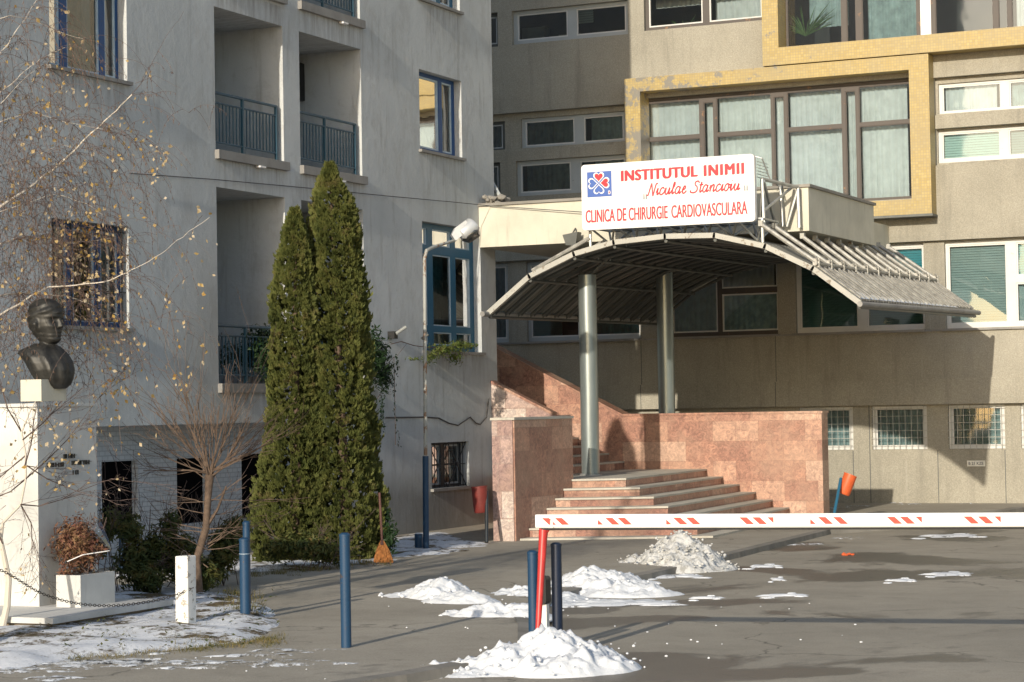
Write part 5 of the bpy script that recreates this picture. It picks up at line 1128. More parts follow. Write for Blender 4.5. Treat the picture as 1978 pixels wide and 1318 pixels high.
G1.f += [tuple(b_+k for k in f) for f in ((0, 1, 3, 2), (2, 3, 5, 4), (0, 2, 4), (1, 5, 3), (0, 4, 7, 6), (1, 6, 7, 5), (0, 6, 1), (4, 5, 7))]
for sgn in (-1, 1): G1.tube([PF(-3, sgn*26, 619), PF(-5, sgn*29, 627), PF(-2, sgn*26, 636)], [3*S, 6*S, 3*S], 8)
me = bpy.data.meshes.new('tmp'); me.from_pydata([tuple(v) for v in G1.v], [], G1.f); tmp = bpy.data.objects.new('tmp', me); C.objects.link(tmp)
md = tmp.modifiers.new('r', 'REMESH'); md.mode = 'VOXEL'; md.voxel_size = 0.008; sm = tmp.modifiers.new('s', 'SMOOTH'); sm.iterations = 2
bpy.context.view_layer.update(); me2 = bpy.data.meshes.new_from_object(tmp.evaluated_get(bpy.context.evaluated_depsgraph_get())); bpy.data.objects.remove(tmp)
for v in me2.vertices: v.co = v.co*1.0 + Vector((1, 0.5, 0.3))*noise.fractal(v.co*22, 0.8, 2.0, 3)*0.003 - bu.location
me2.polygons.foreach_set('use_smooth', [True]*len(me2.polygons)); me2.materials.clear(); me2.materials.append(M['bronze'])
o = bpy.data.objects.new('figure', me2); C.objects.link(o); o.parent = bu
# planter with dried flowers
pk = pz(156, 1174, zpl); plw = pk.x-hit(109, 1172, 1, pk.y).x; pll = hit(222, 1150, 0, pk.x).y-pk.y; zpt = hit(156, 1112, 1, pk.y).z
t = thing('planter', 'square white marble planter beside the pedestal', 'planter', (pk.x-plw/2, pk.y+pll/2, zpl))
g = MB(); e = 0.04; X0, X1, Y0_, Y1_ = pk.x-plw, pk.x, pk.y, pk.y+pll
g.box(X0, X1, Y0_, Y0_+e, zpl, zpt); g.box(X0, X1, Y1_-e, Y1_, zpl, zpt); g.box(X0, X0+e, Y0_+e, Y1_-e, zpl, zpt-0.001); g.box(X1-e, X1, Y0_+e, Y1_-e, zpl, zpt-0.001); g.build('box', M['whitemarble'], t)
g = MB(); g.box(X0+e, X1-e, Y0_+e, Y1_-e, zpl, zpt-0.05); g.build('soil', M['stone'], t)
fc = Vector(((X0+X1)/2, (Y0_+Y1_)/2, zpt)); Df = (fc-CAM).dot(f0)
t = thing('dried_flowers', 'mass of withered red and brown flower heads drooping over the white planter', 'flowers', fc)
g = MB(); leafball(g, pd(150, 1055, Df), 0.36, 0.3, 0.38, 3000, 0.028, 3, 0.35); leafball(g, pd(150, 1030, Df), 0.2, 0.2, 0.18, 500, 0.026, 4, 0.3); leafball(g, pd(128, 1108, Df-0.12), 0.13, 0.15, 0.10, 260, 0.022, 6, 0.3); leafball(g, pd(175, 1050, Df), 0.15, 0.2, 0.22, 350, 0.026, 9, 0.3)
g.build('flower_head', M['rose'], t, recalc=False); g = MB()
for k in range(40): rnd = random.Random(k); g.tube([fc+Vector((rnd.uniform(-.1, .1), rnd.uniform(-.1, .1), 0)), pd(rnd.uniform(110, 210), rnd.uniform(985, 1060), Df+rnd.uniform(-.15, .15))], 0.004, 4, False)
g.build('stem', M['twig'], t, recalc=False)
t = thing('wrapped_bouquet', 'bouquet wrapped in clear cellophane stuck into the dried flowers', 'bouquet', pd(190, 1070, Df))
g = MB(); a, b = pd(215, 1062, Df-0.1), pd(182, 1020, Df-0.05); g.tube([a, a.lerp(b, .4), b], [0.01, 0.05, 0.10], 9, False); g.build('wrapping', M['cello'], t, recalc=False)
g = MB(); g.tube([pd(130, 1085, Df-0.35), pd(160, 1072, Df-0.35), pd(212, 1064, Df-0.25)], 0.005, 6); g.build('ribbon', M['signwhite'], t)
g = MB(); leafball(g, pd(195, 1035, Df-0.05), 0.08, 0.08, 0.1, 120, 0.02, 2, 0.2); g.build('bloom', M['birchleaf'], t, recalc=False)
# whitewashed post and chain
c = gp(358, 1213, 0.08); zt_ = pd(350, 1074, D_at(358, 1213, .08)).z; t = thing('concrete_post', 'square whitewashed concrete post with flaking paint in the snowy bed', 'post', (c[0], c[1], 0.08))
g = MB(); yfc = c[1]-0.06; hw = 0.07; g.box(c[0]-hw, c[0]+hw, yfc, yfc+0.15, -0.05, zt_)
for v in g.v: v += Vector((noise.noise(v*3), noise.noise(v*3+Vector((5, 0, 0))), 0))*0.012
o = g.build('shaft', M['postwhite'], t)
bv = o.modifiers.new('b', 'BEVEL'); bv.width = 0.01; bv.segments = 2
g = MB(); g.tube([Vector((c[0], c[1]+0.0, zt_))+Vector((0.035*math.cos(a_), 0, 0.05*math.sin(a_))) for a_ in [math.pi*k/10 for k in range(11)]], 0.004, 6); g.build('wire_loop', M['chain'], t)
def chain(pts, lb):
    P = []
    for a, b, c_, d in zip([pts[0]]+pts[:-2], pts[:-1], pts[1:], pts[2:]+[pts[-1]]):
        for k in range(12):
            t_ = k/12; P.append(0.5*((2*b)+(c_-a)*t_+(2*a-5*b+4*c_-d)*t_*t_+(3*b-a-3*c_+d)*t_**3))
    P.append(pts[-1]); L_ = [0]
    for a, b in zip(P, P[1:]): L_.append(L_[-1]+(b-a).length)
    g = MB(); ln = 0.034; n_ = int(L_[-1]/(ln*0.78)); j = 0
    for k in range(n_):
        s_ = k*ln*0.78
        while L_[j+1] < s_ and j < len(P)-2: j += 1
        p = P[j].lerp(P[j+1], (s_-L_[j])/max(1e-6, L_[j+1]-L_[j])); d = (P[j+1]-P[j]).normalized(); a = Vector((0, 0, 1)) if k % 2 else d.cross(Vector((0, 0, 1))).normalized(); a = (a-d*a.dot(d)).normalized()
        g.tube([p+d*ln*0.6*math.cos(t_)*0.85+a*0.011*math.sin(t_) for t_ in [2*math.pi*q/8 for q in range(9)]], 0.0035, 4, False)
    tag(g.build('iron_chain', M['chain'], org=P[0], recalc=False), lb, 'chain')
Dp = D_at(358, 1213, .08)
chain([pd(-40, 1085, Dp-1.6), pd(15, 1108, Dp-1.4), pd(80, 1146, Dp-1.1), pd(150, 1166, Dp-0.8), pd(220, 1170, Dp-0.5), pd(290, 1162, Dp-0.25), pd(338, 1150, Dp-0.1), pd(379, 1133, Dp-0.05)], 'thin iron chain sagging from the whitewashed post past the planter')

# ------------------------------------------------------------------ vegetation
def conifer(lb, xb, yb, prof_px, seed, dz=0.0):
    """prof_px: (y, x_left, x_right) silhouette rows at the trunk's distance"""
    p0 = Vector((*gp(xb, yb, 0.1), 0.1)); Dd = (p0-CAM).dot(f0)
    t = thing('conifer', lb, 'conifer', p0); rnd = random.Random(seed)
    rows = [(pd((a+b)/2, y, Dd), (b-a)/2*Dd/F*(1.14 if y < 520 else 1.08 if y < 620 else 1.0)) for y, a, b in prof_px]; rows.sort(key=lambda r_: r_[0].z)
    zs = [r_[0].z for r_ in rows]
    g = MB(); g.tube([p0, p0.lerp(rows[-1][0], 0.5), rows[-1][0]-Vector((0, 0, 0.1))], [0.09, 0.05, 0.01], 8); g.build('trunk', M['bark'], t)
    def at(z):
        for i in range(len(rows)-1):
            if zs[i] <= z <= zs[i+1]: f = (z-zs[i])/(zs[i+1]-zs[i]); return rows[i][0].lerp(rows[i+1][0], f), rows[i][1]*(1-f)+rows[i+1][1]*f
        return rows[-1][0], rows[-1][1]
    g = MB(); core = []
    N_ = int(5200*(zs[-1]-zs[0])/6.5*dz)
    for _ in range(N_):
        z = zs[0]+(zs[-1]-zs[0])*(rnd.random()**1.15); c_, r_ = at(z); th = rnd.uniform(0, 2*math.pi)
        d = Vector((math.cos(th), math.sin(th), 0)); nn = noise.noise(Vector((d.x*1.8, d.y*1.8, z*1.3+seed))); n2 = noise.noise(Vector((d.x*5, d.y*5, z*4.5+seed)))
        rr_ = r_*(0.99+0.26*nn+0.26*n2)+0.02; 
        if n2 < -0.22 and rnd.random() < 0.75: continue
        base_ = Vector((c_.x, c_.y, z))+d*rr_*rnd.uniform(0.78, 1.0)
        out = (d*0.65+Vector((0, 0, 1.0))+Vector((rnd.gauss(0, .25), rnd.gauss(0, .25), 0))).normalized()
        sd_ = out.cross(d).normalized(); sp_ = 0.08*rnd.uniform(0.7, 1.5)*(0.7+0.3*min(1, r_/0.4)); fanr = rnd.uniform(-0.7, 0.7); sd_.rotate(Matrix.Rotation(fanr*1.8, 3, out))
        for k in range(7):         # a flat fan of scaly sprays
            a = (k-3)/3.0; dirv = (out*math.cos(a*0.75)+sd_*math.sin(a*0.75)); L_ = sp_*(1-0.35*abs(a))*rnd.uniform(.8, 1.15); w_ = d.cross(dirv)*0 + sd_*L_*0.14
            e = base_+dirv*L_; m_ = base_+dirv*L_*0.55+d*L_*0.12
            g.q(base_+dirv*L_*0.1, m_-w_, e, m_+w_)
            if k % 2: b2_ = dirv.cross(sd_).normalized()*L_*0.13; g.q(base_+dirv*L_*0.15, m_-b2_, e-out*0.01, m_+b2_)
    g.build('crown', M['thuja'], t, recalc=False)
    return Dd
# a dark inner mass keeps the crowns opaque where branches overlap
def inner(t, rows): pass
dT = conifer('taller dense green conifer of the pair in front of the grey wall', 672, 1076, [(318, 636, 638), (350, 622, 650), (390, 616, 674), (450, 612, 690), (520, 610, 696), (600, 606, 700), (680, 600, 706), (780, 590, 716), (880, 578, 722), (940, 578, 730), (990, 572, 740), (1040, 580, 740), (1085, 590, 732)], 11, dz=3.6)
dT2 = conifer('shorter dense green conifer left of its taller twin', 573, 1080, [(405, 568, 570), (440, 556, 580), (490, 545, 594), (560, 534, 600), (660, 528, 612), (760, 522, 616), (860, 516, 622), (920, 506, 625), (985, 495, 625), (1040, 492, 625), (1090, 505, 620)], 23, dz=3.2)
def ivyfall(g, strands, rnd, size=0.03, fx=0.12):
    for x0_, y0_, x1_, y1_, n_ in strands:
        for k in range(n_):
            f = k/n_; P = px(x0_+(x1_-x0_)*f+rnd.uniform(-3, 3), y0_+(y1_-y0_)*f, fx+rnd.uniform(-.05, .08)); leaf(g, P, Vector((1, rnd.uniform(-1, 1), rnd.uniform(-.5, .6))).normalized(), size*rnd.uniform(.6, 1.2), rnd, 1.0)
rnd = random.Random(8)
c = px(722, 690, 0.3); t = thing('ivy', 'dark ivy cushion with trailing strands on the wall right of the conifers', 'ivy', (0.1, c.y, c.z))
g = MB(); leafball(g, px(722, 690, 0.35), 0.35, 0.45, 0.55, 1500, 0.045, 5, 0.35); leafball(g, px(742, 730, 0.25), 0.25, 0.3, 0.35, 450, 0.04, 7, 0.2); leafball(g, px(700, 780, 0.35), 0.25, 0.4, 0.5, 500, 0.04, 9, 0.2)
ivyfall(g, [(760, 700, 762, 800, 34), (762, 800, 772, 866, 22), (735, 760, 742, 840, 60), (745, 740, 728, 860, 60), (722, 800, 735, 850, 40), (765, 685, 770, 715, 20)], rnd); g.build('leaves', M['ivy'], t, recalc=False)
g = MB()
for a, b in (((700, 760), (760, 690)), ((700, 820), (735, 760)), ((761, 690), (764, 860))): g.tube([px(*a, 0.1), px(*b, 0.12)], 0.006, 4, False)
g.build('vine_stem', M['twig'], t, recalc=False)
c = px(860, 685, 0.3); t = thing('creeper', 'green creeper branch hanging under the blue teal window', 'creeper', (0.1, c.y, c.z))
g = MB()
for x, y, a, b, n_ in ((855, 675, .55, .16, 420), (885, 668, .4, .14, 260), (880, 690, .25, .2, 220), (830, 690, .35, .16, 160), (905, 667, .25, .10, 120), (800, 694, .2, .05, 40)): leafball(g, px(x, y, 0.25), 0.2, a, b, n_, 0.035, int(x), 0.15)
g.build('leaves', M['creeper'], t, recalc=False)
g = MB(); g.tube([px(755, 665, 0.1), px(775, 660, 0.15), px(800, 668, 0.2), px(830, 672, 0.25), px(915, 668, 0.3)], [0.008, 0.008, 0.008, 0.008, 0.004], 5); g.tube([px(765, 690, 0.1), px(785, 665, 0.15)], 0.004, 4)
for k in range(10): g.tube([px(840+k*7, 676, 0.2), px(835+k*8, 690+rnd.uniform(-10, 25), 0.25)], 0.003, 4, False)
g.build('vine_stem', M['twig'], t, recalc=False)
u_ = A2; c = Vector((-0.3, u_[1]-0.5, u_[2])); t = thing('balcony_plants', 'dark leafy plants crowding the railing of the lower left balcony', 'plants', c)
g = MB(); leafball(g, px(505, 660, -0.15), 0.2, 0.75, 0.35, 900, 0.045, 31, 0.1); leafball(g, px(515, 690, 0.05), 0.2, 0.5, 0.45, 600, 0.045, 33, 0.1); leafball(g, px(470, 690, -0.4), 0.3, 1.4, 0.35, 700, 0.045, 32, 0.1); g.build('leaves', M['ivy'], t, recalc=False)
g = MB()
for k in range(14): g.tube([FL(u_[0]+0.2+k*0.13, u_[2], -0.3), FL(u_[0]+0.25+k*0.13+rnd.uniform(-.2, .2), u_[2]+rnd.uniform(.4, .8), -0.25)], 0.006, 4, False)
g.build('stem', M['twig'], t, recalc=False)

def grow(g, p, d, L, r_, depth, rnd, spread=0.5, droop=0.0, tips=None, segs=3, kids=3, rmin=0.0025, upw=0.0):
    pts = [p]; rs = [r_]; dd = d.copy()
    for k in range(segs):
        dd = (dd+Vector((rnd.gauss(0, .12), rnd.gauss(0, .12), rnd.gauss(0, .08)-droop+upw))).normalized(); pts.append(pts[-1]+dd*L/segs); rs.append(max(rmin, r_*(1-0.5*(k+1)/segs)))
    g.tube(pts, rs, 5 if r_ > 0.01 else 3, False)
    if tips is not None and depth <= 1: tips += pts[1:]
    if depth > 0:
        for k in range(kids):
            f = rnd.uniform(0.25, 1.0); i = min(segs-1, int(f*segs)); q_ = pts[i].lerp(pts[i+1], f*segs-i)
            nd = (dd+Vector((rnd.gauss(0, spread), rnd.gauss(0, spread), rnd.gauss(0, spread*0.8)))).normalized(); grow(g, q_, nd, L*rnd.uniform(.45, .75), max(rmin, rs[i]*0.55), depth-1, rnd, spread, droop, tips, segs, kids, rmin, upw)
# bare pollarded tree
tb = Vector((*gp(384, 1148, 0.12), 0.12)); Dt = (tb-CAM).dot(f0); t = thing('bare_tree', 'small leafless tree with a fan of thin brown branches in front of the brick wall', 'tree', tb); rnd = random.Random(5)
hd = pd(405, 918, Dt); g = MB(); g.tube([tb, pd(380, 1080, Dt), pd(398, 1020, Dt), pd(402, 960, Dt), hd], [0.05, 0.042, 0.04, 0.038, 0.05], 10); g.tube([pd(398, 1020, Dt), pd(420, 985, Dt), pd(437, 940, Dt)], [0.02, 0.015, 0.01], 6); g.build('trunk', M['bark'], t, smooth=True)
g = MB()
for k in range(26):
    a = R(-80+160*k/25+rnd.uniform(-5, 5)); d = (r0*math.sin(a)+Vector((0, 0, 1))*math.cos(a)*0.95+f0*rnd.uniform(-.35, .35)).normalized(); L_ = rnd.uniform(0.6, 1.0)*(1.15-0.25*abs(a))
    grow(g, hd+Vector((0, 0, rnd.uniform(-.1, 0.05))), d, L_, rnd.uniform(0.006, 0.011), 2, rnd, 0.38, 0.0, None, 3, 3, 0.0022, 0.06)
for k in range(16):
    z_ = rnd.uniform(0.1, 0.9); q_ = pd(402, 918+200*z_, Dt); a = rnd.choice([-1, 1])*R(rnd.uniform(50, 100)); grow(g, q_, (r0*math.sin(a)+Vector((0, 0, math.cos(a)))+f0*rnd.uniform(-.5, .5)).normalized(), rnd.uniform(.4, .7), 0.007, 1, rnd, 0.4, 0, None, 3, 4, 0.0025)
for tx, ty in ((330, 690), (375, 790), (395, 700), (450, 730), (470, 760), (310, 760), (520, 800), (415, 800)): grow(g, hd, (pd(tx, ty, Dt)-hd).normalized(), (pd(tx, ty, Dt)-hd).length, 0.008, 1, rnd, 0.3, 0, None, 4, 5, 0.0022)
g.build('branches', M['bark'], t, recalc=False)
# shrubs
def shrub(lb, blobs, seed, mat='shrub', n=2300, size=0.042, D_off=0.0, stems=6):
    x, y = blobs[0][0], blobs[0][1]; gy = blobs[0][5]; p0 = Vector((*gp(x, gy, 0.1), 0.08)); Dd = (p0-CAM).dot(f0); t = thing('shrub', lb, 'shrub', p0, 'shrubs in the snowy bed'); g = MB(); rnd = random.Random(seed)
    for x_, y_, rx, rz, dn, _ in blobs: leafball(g, pd(x_, y_, Dd+rnd.uniform(-.2, .2)), 1.25*rx*Dd/F, rx*Dd/F*0.9, 1.15*rz*Dd/F, int(n*dn), size, seed+int(x_), 0.1, 0.3)
    g.build('leaves', M[mat], t, recalc=False); g = MB()
    for k in range(stems): b = rnd.choice(blobs); grow(g, p0+Vector((rnd.uniform(-.3, .3), rnd.uniform(-.2, .2), 0)), (pd(b[0]+rnd.uniform(-1, 1)*b[2], b[1]-b[3], Dd)-p0).normalized(), (pd(b[0], b[1]-b[3]*0.9, Dd)-p0).length, 0.007, 2, rnd, 0.35, 0, None, 3, 3)
    g.build('stems', M['twig'], t, recalc=False)
shrub('dark evergreen shrub directly right of the planter', [(262, 1085, 45, 60, 1.0, 1150), (248, 1020, 35, 35, .35, 1150), (285, 1115, 40, 38, .7, 1150)], 41)
shrub('dark shrub behind the whitewashed post', [(345, 1075, 50, 55, 1.0, 1146), (385, 1110, 45, 40, .8, 1146), (330, 1015, 25, 40, .2, 1146), (300, 1060, 30, 50, .4, 1146)], 42)
shrub('olive yellow shrub between the bare tree and the double bollard', [(435, 1060, 38, 48, .8, 1128), (455, 1020, 35, 30, .35, 1128), (410, 1100, 35, 30, .5, 1128)], 43)
shrub('low dark shrub at the foot of the shorter conifer', [(590, 1055, 60, 32, .9, 1098), (540, 1060, 40, 30, .5, 1098), (640, 1070, 45, 25, .5, 1098)], 44, mat='shrub')
shrub('small shrub behind the broom at the foot of the taller conifer', [(752, 1040, 20, 38, .5, 1076), (745, 1000, 12, 22, .15, 1076)], 45, mat='ivy', n=900, stems=0)
shrub('tall thin rose stems with few leaves beside the pedestal', [(215, 1010, 35, 35, .25, 1145), (190, 1040, 30, 40, .35, 1145)], 46)
# grass on the bed edges
g = MB(); rnd = random.Random(77)
def tuft(x, y, n, h, z=0.1, sp=0.05):
    c_ = gp(x, y, z)
    for _ in range(n):
        p = Vector((c_[0]+rnd.gauss(0, sp), c_[1]+rnd.gauss(0, sp), z-0.02)); d = Vector((rnd.gauss(0, .5), rnd.gauss(0, .5), 1)).normalized(); L_ = h*rnd.uniform(.5, 1.3); w_ = Vector((-d.y, d.x, 0)).normalized()*0.0035 if abs(d.x)+abs(d.y) > 1e-3 else Vector((0.0035, 0, 0)); g.q(p-w_, p+w_, p+d*L_+w_*0.2+Vector((d.x, d.y, -0.3))*L_*0.3, p+d*L_-w_*0.2+Vector((d.x, d.y, -0.3))*L_*0.3)
for k in range(330): x = rnd.uniform(120, 545); tuft(x, 1270-(x-120)*0.082+rnd.gauss(0, 5), 16, 0.05, 0.085)
for k in range(60): tuft(rnd.uniform(430, 500), rnd.uniform(1140, 1185), 14, 0.08, 0.13)
for k in range(50): tuft(rnd.uniform(320, 400), rnd.uniform(1200, 1235), 10, 0.05, 0.12)
for k in range(90): x = rnd.uniform(430, 760); tuft(x, 1110-(x-430)*0.08+rnd.gauss(0, 4), 14, 0.08, 0.1)
for k in range(60): tuft(rnd.uniform(0, 420), rnd.uniform(1190, 1250), 6, 0.05, 0.13)
tag(g.build('grass', M['grass'], recalc=False), 'short dry grass along the edge of the snowy bed', None, kind='stuff')
g = MB()
for k in range(420):
    x = rnd.uniform(-20, 540); y = rnd.uniform(1140, 1255); c_ = gp(x, y, 0.15); leaf(g, Vector((c_[0], c_[1], 0.165+rnd.uniform(0, .02))), Vector((rnd.gauss(0, .4), rnd.gauss(0, .4), 1)).normalized(), rnd.uniform(.012, .028), rnd, 1.0)
tag(g.build('fallen_leaves', M['shrub'], recalc=False), 'brown fallen leaves scattered over the snow', None, kind='stuff')

# ------------------------------------------------------------------ birch
rb = random.Random(12); DB = 20.0
bp_ = Vector((*gp(-60, 1250, 0.1), 0.1)); bt = thing('birch_tree', 'birch with pale branches, hanging catkins and a few orange leaves reaching in from the left', 'tree', bp_)
Dbt = (bp_-CAM).dot(f0)
g = MB(); tr_p = [bp_, pd(-70, 1100, Dbt), pd(-90, 900, Dbt), pd(-100, 600, Dbt), pd(-90, 300, Dbt), pd(-80, 0, Dbt), pd(-60, -300, Dbt)]
g.tube(tr_p, [0.15, 0.13, 0.12, 0.10, 0.085, 0.06, 0.03], 12); 
g.build('trunk', M['birchbark'], bt, smooth=True)
main = [([(-95, 480), (0, 400), (50, 367), (100, 330), (145, 290), (190, 245), (225, 212), (255, 183)], 0.022, 0.009), ([(255, 183), (280, 150), (305, 100), (325, 65), (355, 22)], 0.006, 0.0025),
        ([(255, 183), (290, 178), (330, 195), (365, 218)], 0.005, 0.002), ([(262, 160), (300, 145), (350, 172)], 0.004, 0.002), ([(-90, 500), (0, 470), (45, 458), (90, 462), (130, 469), (180, 466), (212, 461)], 0.014, 0.004), ([(45, 460), (70, 470), (110, 472), (150, 470)], 0.010, 0.005),
        ([(-95, 640), (0, 608), (40, 585), (75, 564), (95, 555), (150, 550), (200, 545), (235, 530), (262, 518), (300, 498), (330, 475), (365, 448), (405, 420)], 0.018, 0.003),
        ([(-95, 600), (0, 571), (40, 567), (90, 570), (130, 572), (160, 583), (190, 596), (230, 608)], 0.015, 0.003), ([(-80, 160), (0, 105), (20, 80), (33, 56), (55, 28), (75, -10)], 0.016, 0.004),
        ([(-80, 230), (0, 180), (30, 155), (60, 128), (90, 108), (125, 92)], 0.010, 0.003), ([(-85, 250), (0, 200), (30, 172), (55, 145), (95, 118)], 0.008, 0.003), ([(-90, 380), (0, 320), (60, 300), (120, 280), (180, 290), (240, 325)], 0.008, 0.002),
        ([(-80, 60), (20, 30), (60, 38), (110, 60), (160, 75)], 0.008, 0.002), ([(-85, 330), (0, 235), (60, 215), (120, 235), (200, 250)], 0.008, 0.002), ([(-90, 440), (40, 395), (110, 375), (170, 395), (220, 430)], 0.008, 0.002),
        ([(238, 528), (290, 545), (340, 590), (385, 650), (410, 660)], 0.005, 0.002), ([(190, 250), (240, 262), (280, 300), (315, 350)], 0.005, 0.002), ([(130, 572), (150, 640), (165, 700)], 0.004, 0.002), ([(240, 460), (290, 450), (345, 445)], 0.003, 0.0015), ([(355, 450), (385, 470), (410, 500)], 0.003, 0.0015)]
g = MB(); carriers = []
for pl_, ra, rb_ in main:
    off = rb.uniform(-0.5, 0.5); P = [pd(x, y, (Dbt if x < -20 else DB+off*min(1, (x+20)/150.0)+ (Dbt-DB)*max(0, 1-(x+20)/120.0))) for x, y in pl_]; n_ = len(P)
    PP = []
    for i in range(n_-1):
        for k in range(3): PP.append(P[i].lerp(P[i+1], k/3)+Vector((rb.gauss(0, .004), rb.gauss(0, .004), rb.gauss(0, .004))))
    PP.append(P[-1]); gt = MB() if ra < 0.0065 else g; gt.tube(PP, [(0.62 if ra > 0.0065 else 0.5)*(ra+(rb_-ra)*min(1, 1.25*k/(len(PP)-1))) for k in range(len(PP))], 6, False)
    if gt is not g: gt.build('thin_branch', M['twig'], bt, recalc=False)
    carriers += [(p, k/(len(PP))) for k, p in enumerate(PP) if p.dot(rt) > (pd(-60, 500, DB)).dot(rt)]
g.build('branches', M['birchbark'], bt, recalc=False)
tw, lf, ck = MB(), MB(), MB()
def fwd_px(P): q_ = P-CAM; z_ = q_.dot(fw); return 989+F*q_.dot(rt)/z_, 659-F*q_.dot(up)/z_
def hang(p, L_, rnd, leafp=0.06, catp=0.5, lean=0.3):
    d = Vector((rnd.gauss(0, .5), rnd.gauss(0, .5), rnd.uniform(-.3, .5)))+r0*lean; d.normalize(); pts = [p]; n_ = max(4, int(L_/0.07))
    for k in range(n_):
        d = (d+Vector((rnd.gauss(0, .06), rnd.gauss(0, .06), -0.22))).normalized(); pts.append(pts[-1]+d*L_/n_)
        if rnd.random() < catp:
            c_ = pts[-1]; e = c_+Vector((rnd.gauss(0, .006), rnd.gauss(0, .006), -rnd.uniform(.018, .034))); ck.tube([c_, c_.lerp(e, .5), e], [0.0015, 0.0035, 0.001], 4, False)
        if rnd.random() < leafp: leaf(lf, pts[-1]+Vector((0, 0, -0.02)), Vector((rnd.gauss(0, 1), rnd.gauss(0, 1)-0.6, rnd.gauss(0, .4))).normalized(), rnd.uniform(.016, .030), rnd, 1.25)
    tw.tube(pts, [0.0028]+[0.0017]*(len(pts)-1), 3, False); return pts
for _ in range(560):
    p, f = rb.choice(carriers); X, Y = fwd_px(p)
    if X > 260 and rb.random() < 0.75: continue
    if 200 < X and rb.random() < .5: continue
    L_ = rb.uniform(.35, 1.15)*(1 if X < 220 else 0.6)
    pts = hang(p, L_, rb)
    for _k in range(2):
        if rb.random() < .6: hang(rb.choice(pts), L_*rb.uniform(.3, .6), rb)
# extra drooping strands in the dense middle of the crown
for _ in range(420):
    x = abs(rb.gauss(0, 105)); y = rb.choice([rb.uniform(190, 560), rb.uniform(300, 480), rb.uniform(480, 700)]); hang(pd(x, y, DB+rb.uniform(-.7, .7)), rb.uniform(.25, .8), rb, 0.05, 0.6, 0.1)
# leafier clusters
for x, y, sx_, sy_, n_ in ((165, 470, 28, 60, 110), (270, 290, 22, 25, 22), (300, 320, 12, 30, 22), (215, 700, 30, 60, 60), (120, 840, 60, 60, 70), (240, 770, 12, 20, 16), (165, 560, 30, 40, 40), (150, 230, 60, 90, 30), (380, 520, 20, 60, 16), (220, 520, 15, 12, 14), (355, 740, 10, 15, 10), (110, 870, 40, 20, 26), (60, 420, 70, 160, 60), (310, 610, 70, 90, 30), (30, 700, 50, 80, 30)):
    for _ in range(n_): P = pd(rb.gauss(x, sx_), rb.gauss(y, sy_), DB+rb.uniform(-.5, .5)); leaf(lf, P, Vector((rb.gauss(0, 1), rb.gauss(0, 1)-.6, rb.gauss(0, .4))).normalized(), rb.uniform(.015, .028), rb, 1.25); 
    for _ in range(max(2, n_//6)): hang(pd(rb.gauss(x, sx_), rb.gauss(y-40, sy_*0.7), DB+rb.uniform(-.5, .5)), rb.uniform(.3, .6), rb, 0.2, 0.3, 0.0)
tw.build('twigs', M['twig'], bt, recalc=False); lf.build('leaves', M['birchleaf'], bt, recalc=False); ck.build('catkins', M['catkin'], bt, recalc=False)
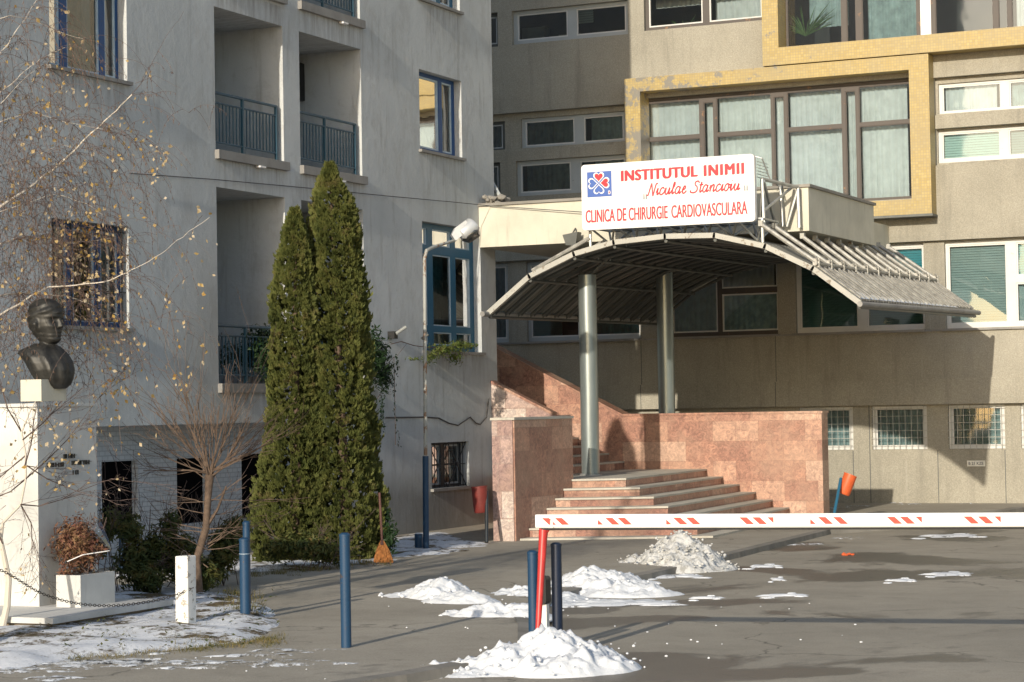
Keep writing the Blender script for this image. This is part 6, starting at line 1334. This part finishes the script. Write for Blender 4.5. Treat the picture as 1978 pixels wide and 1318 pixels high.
# young birch stem in front of the pedestal
sb = Vector((*gp(3, 1218, 0.1), 0.1)); Ds = (sb-CAM).dot(f0); t = thing('young_birch', 'thin crooked pale birch stem with bare twigs in front of the white pedestal', 'tree', sb)
g = MB(); Q = lambda x, y, o_=0: pd(x, y, Ds+o_)
g.tube([sb, Q(14, 1170), Q(17, 1120), Q(8, 1075), Q(1, 1040), Q(6, 1010), Q(40, 975), Q(50, 925), Q(50, 880), Q(42, 835), Q(58, 795), Q(75, 765)], [0.035, 0.032, 0.028, 0.024, 0.02, 0.014, 0.012, 0.010, .009, .008, .006, .003], 8, False); g.build('stem', M['birchbark'], t, smooth=True)
g = MB(); lf = MB(); tips = []
for a in ([(50, 925), (90, 890), (130, 850), (190, 770)], [(40, 975), (75, 978), (120, 965), (170, 935)], [(52, 900), (90, 925), (150, 950), (215, 925)], [(50, 880), (20, 905), (-20, 940)], [(42, 835), (15, 790), (0, 740)], [(44, 850), (80, 820), (100, 800)], [(5, 1050), (-20, 990)], [(40, 975), (60, 1010), (62, 1040)], [(50, 925), (20, 950), (-20, 965)], [(48, 900), (60, 860), (66, 810)]):
    P = [Q(x, y, rb.uniform(-.2, .1)) for x, y in a]; g.tube(P, [0.008-0.002*k for k in range(len(P))], 5, False)
    for k in range(5): q_ = rb.choice(P); grow(g, q_, (P[-1]-P[0]).normalized(), rb.uniform(.25, .5), 0.0035, 2, rb, 0.6, 0.0, tips, 3, 3, 0.0016)
for _ in range(110): P = rb.choice(tips); leaf(lf, P+Vector((0, 0, -.02)), Vector((rb.gauss(0, 1), rb.gauss(0, 1)-.6, rb.gauss(0, .4))).normalized(), rb.uniform(.013, .024), rb, 1.2)
g.build('twigs', M['twig'], t, recalc=False); lf.build('leaves', M['birchleaf'], t, recalc=False)

# loose bits
a, b = pd(946, 343, 39.5), pd(972, 391, 39.3); g = MB(); g.tube([a, b], 0.035, 6); tag(g.build('loose_plank', M['grey_frame'], org=b), 'pale plank leaning in the corner between the grey wing and the entrance slab', 'plank')
g = MB(); rnd = random.Random(3)
for k in range(26): blob(g, Vector((rnd.uniform(0.05, 0.45), SY0+rnd.uniform(0.0, 0.3), SZ1+0.05+rnd.uniform(0, 0.12))), rnd.uniform(.04, .09), rnd)
tag(g.build('rubble', M['slabdark'], org=(0.2, SY0+.15, SZ1+.05), recalc=False), 'small heap of broken mortar on the left end of the entrance slab', 'rubble')
c = gp(1637, 1073); g = MB(); rnd = random.Random(6)
for k in range(9): blob(g, Vector((c[0]+rnd.uniform(-.1, .1), c[1]+rnd.uniform(-.08, .08), 0.01)), 0.03, rnd)  # flat orange lumps stand in for a reflection on the wet asphalt
tag(g.build('orange_reflection', M['orange'], org=(c[0], c[1], 0), recalc=False), 'orange reflection shaped as flat lumps in the wet stain on the asphalt', 'reflection')
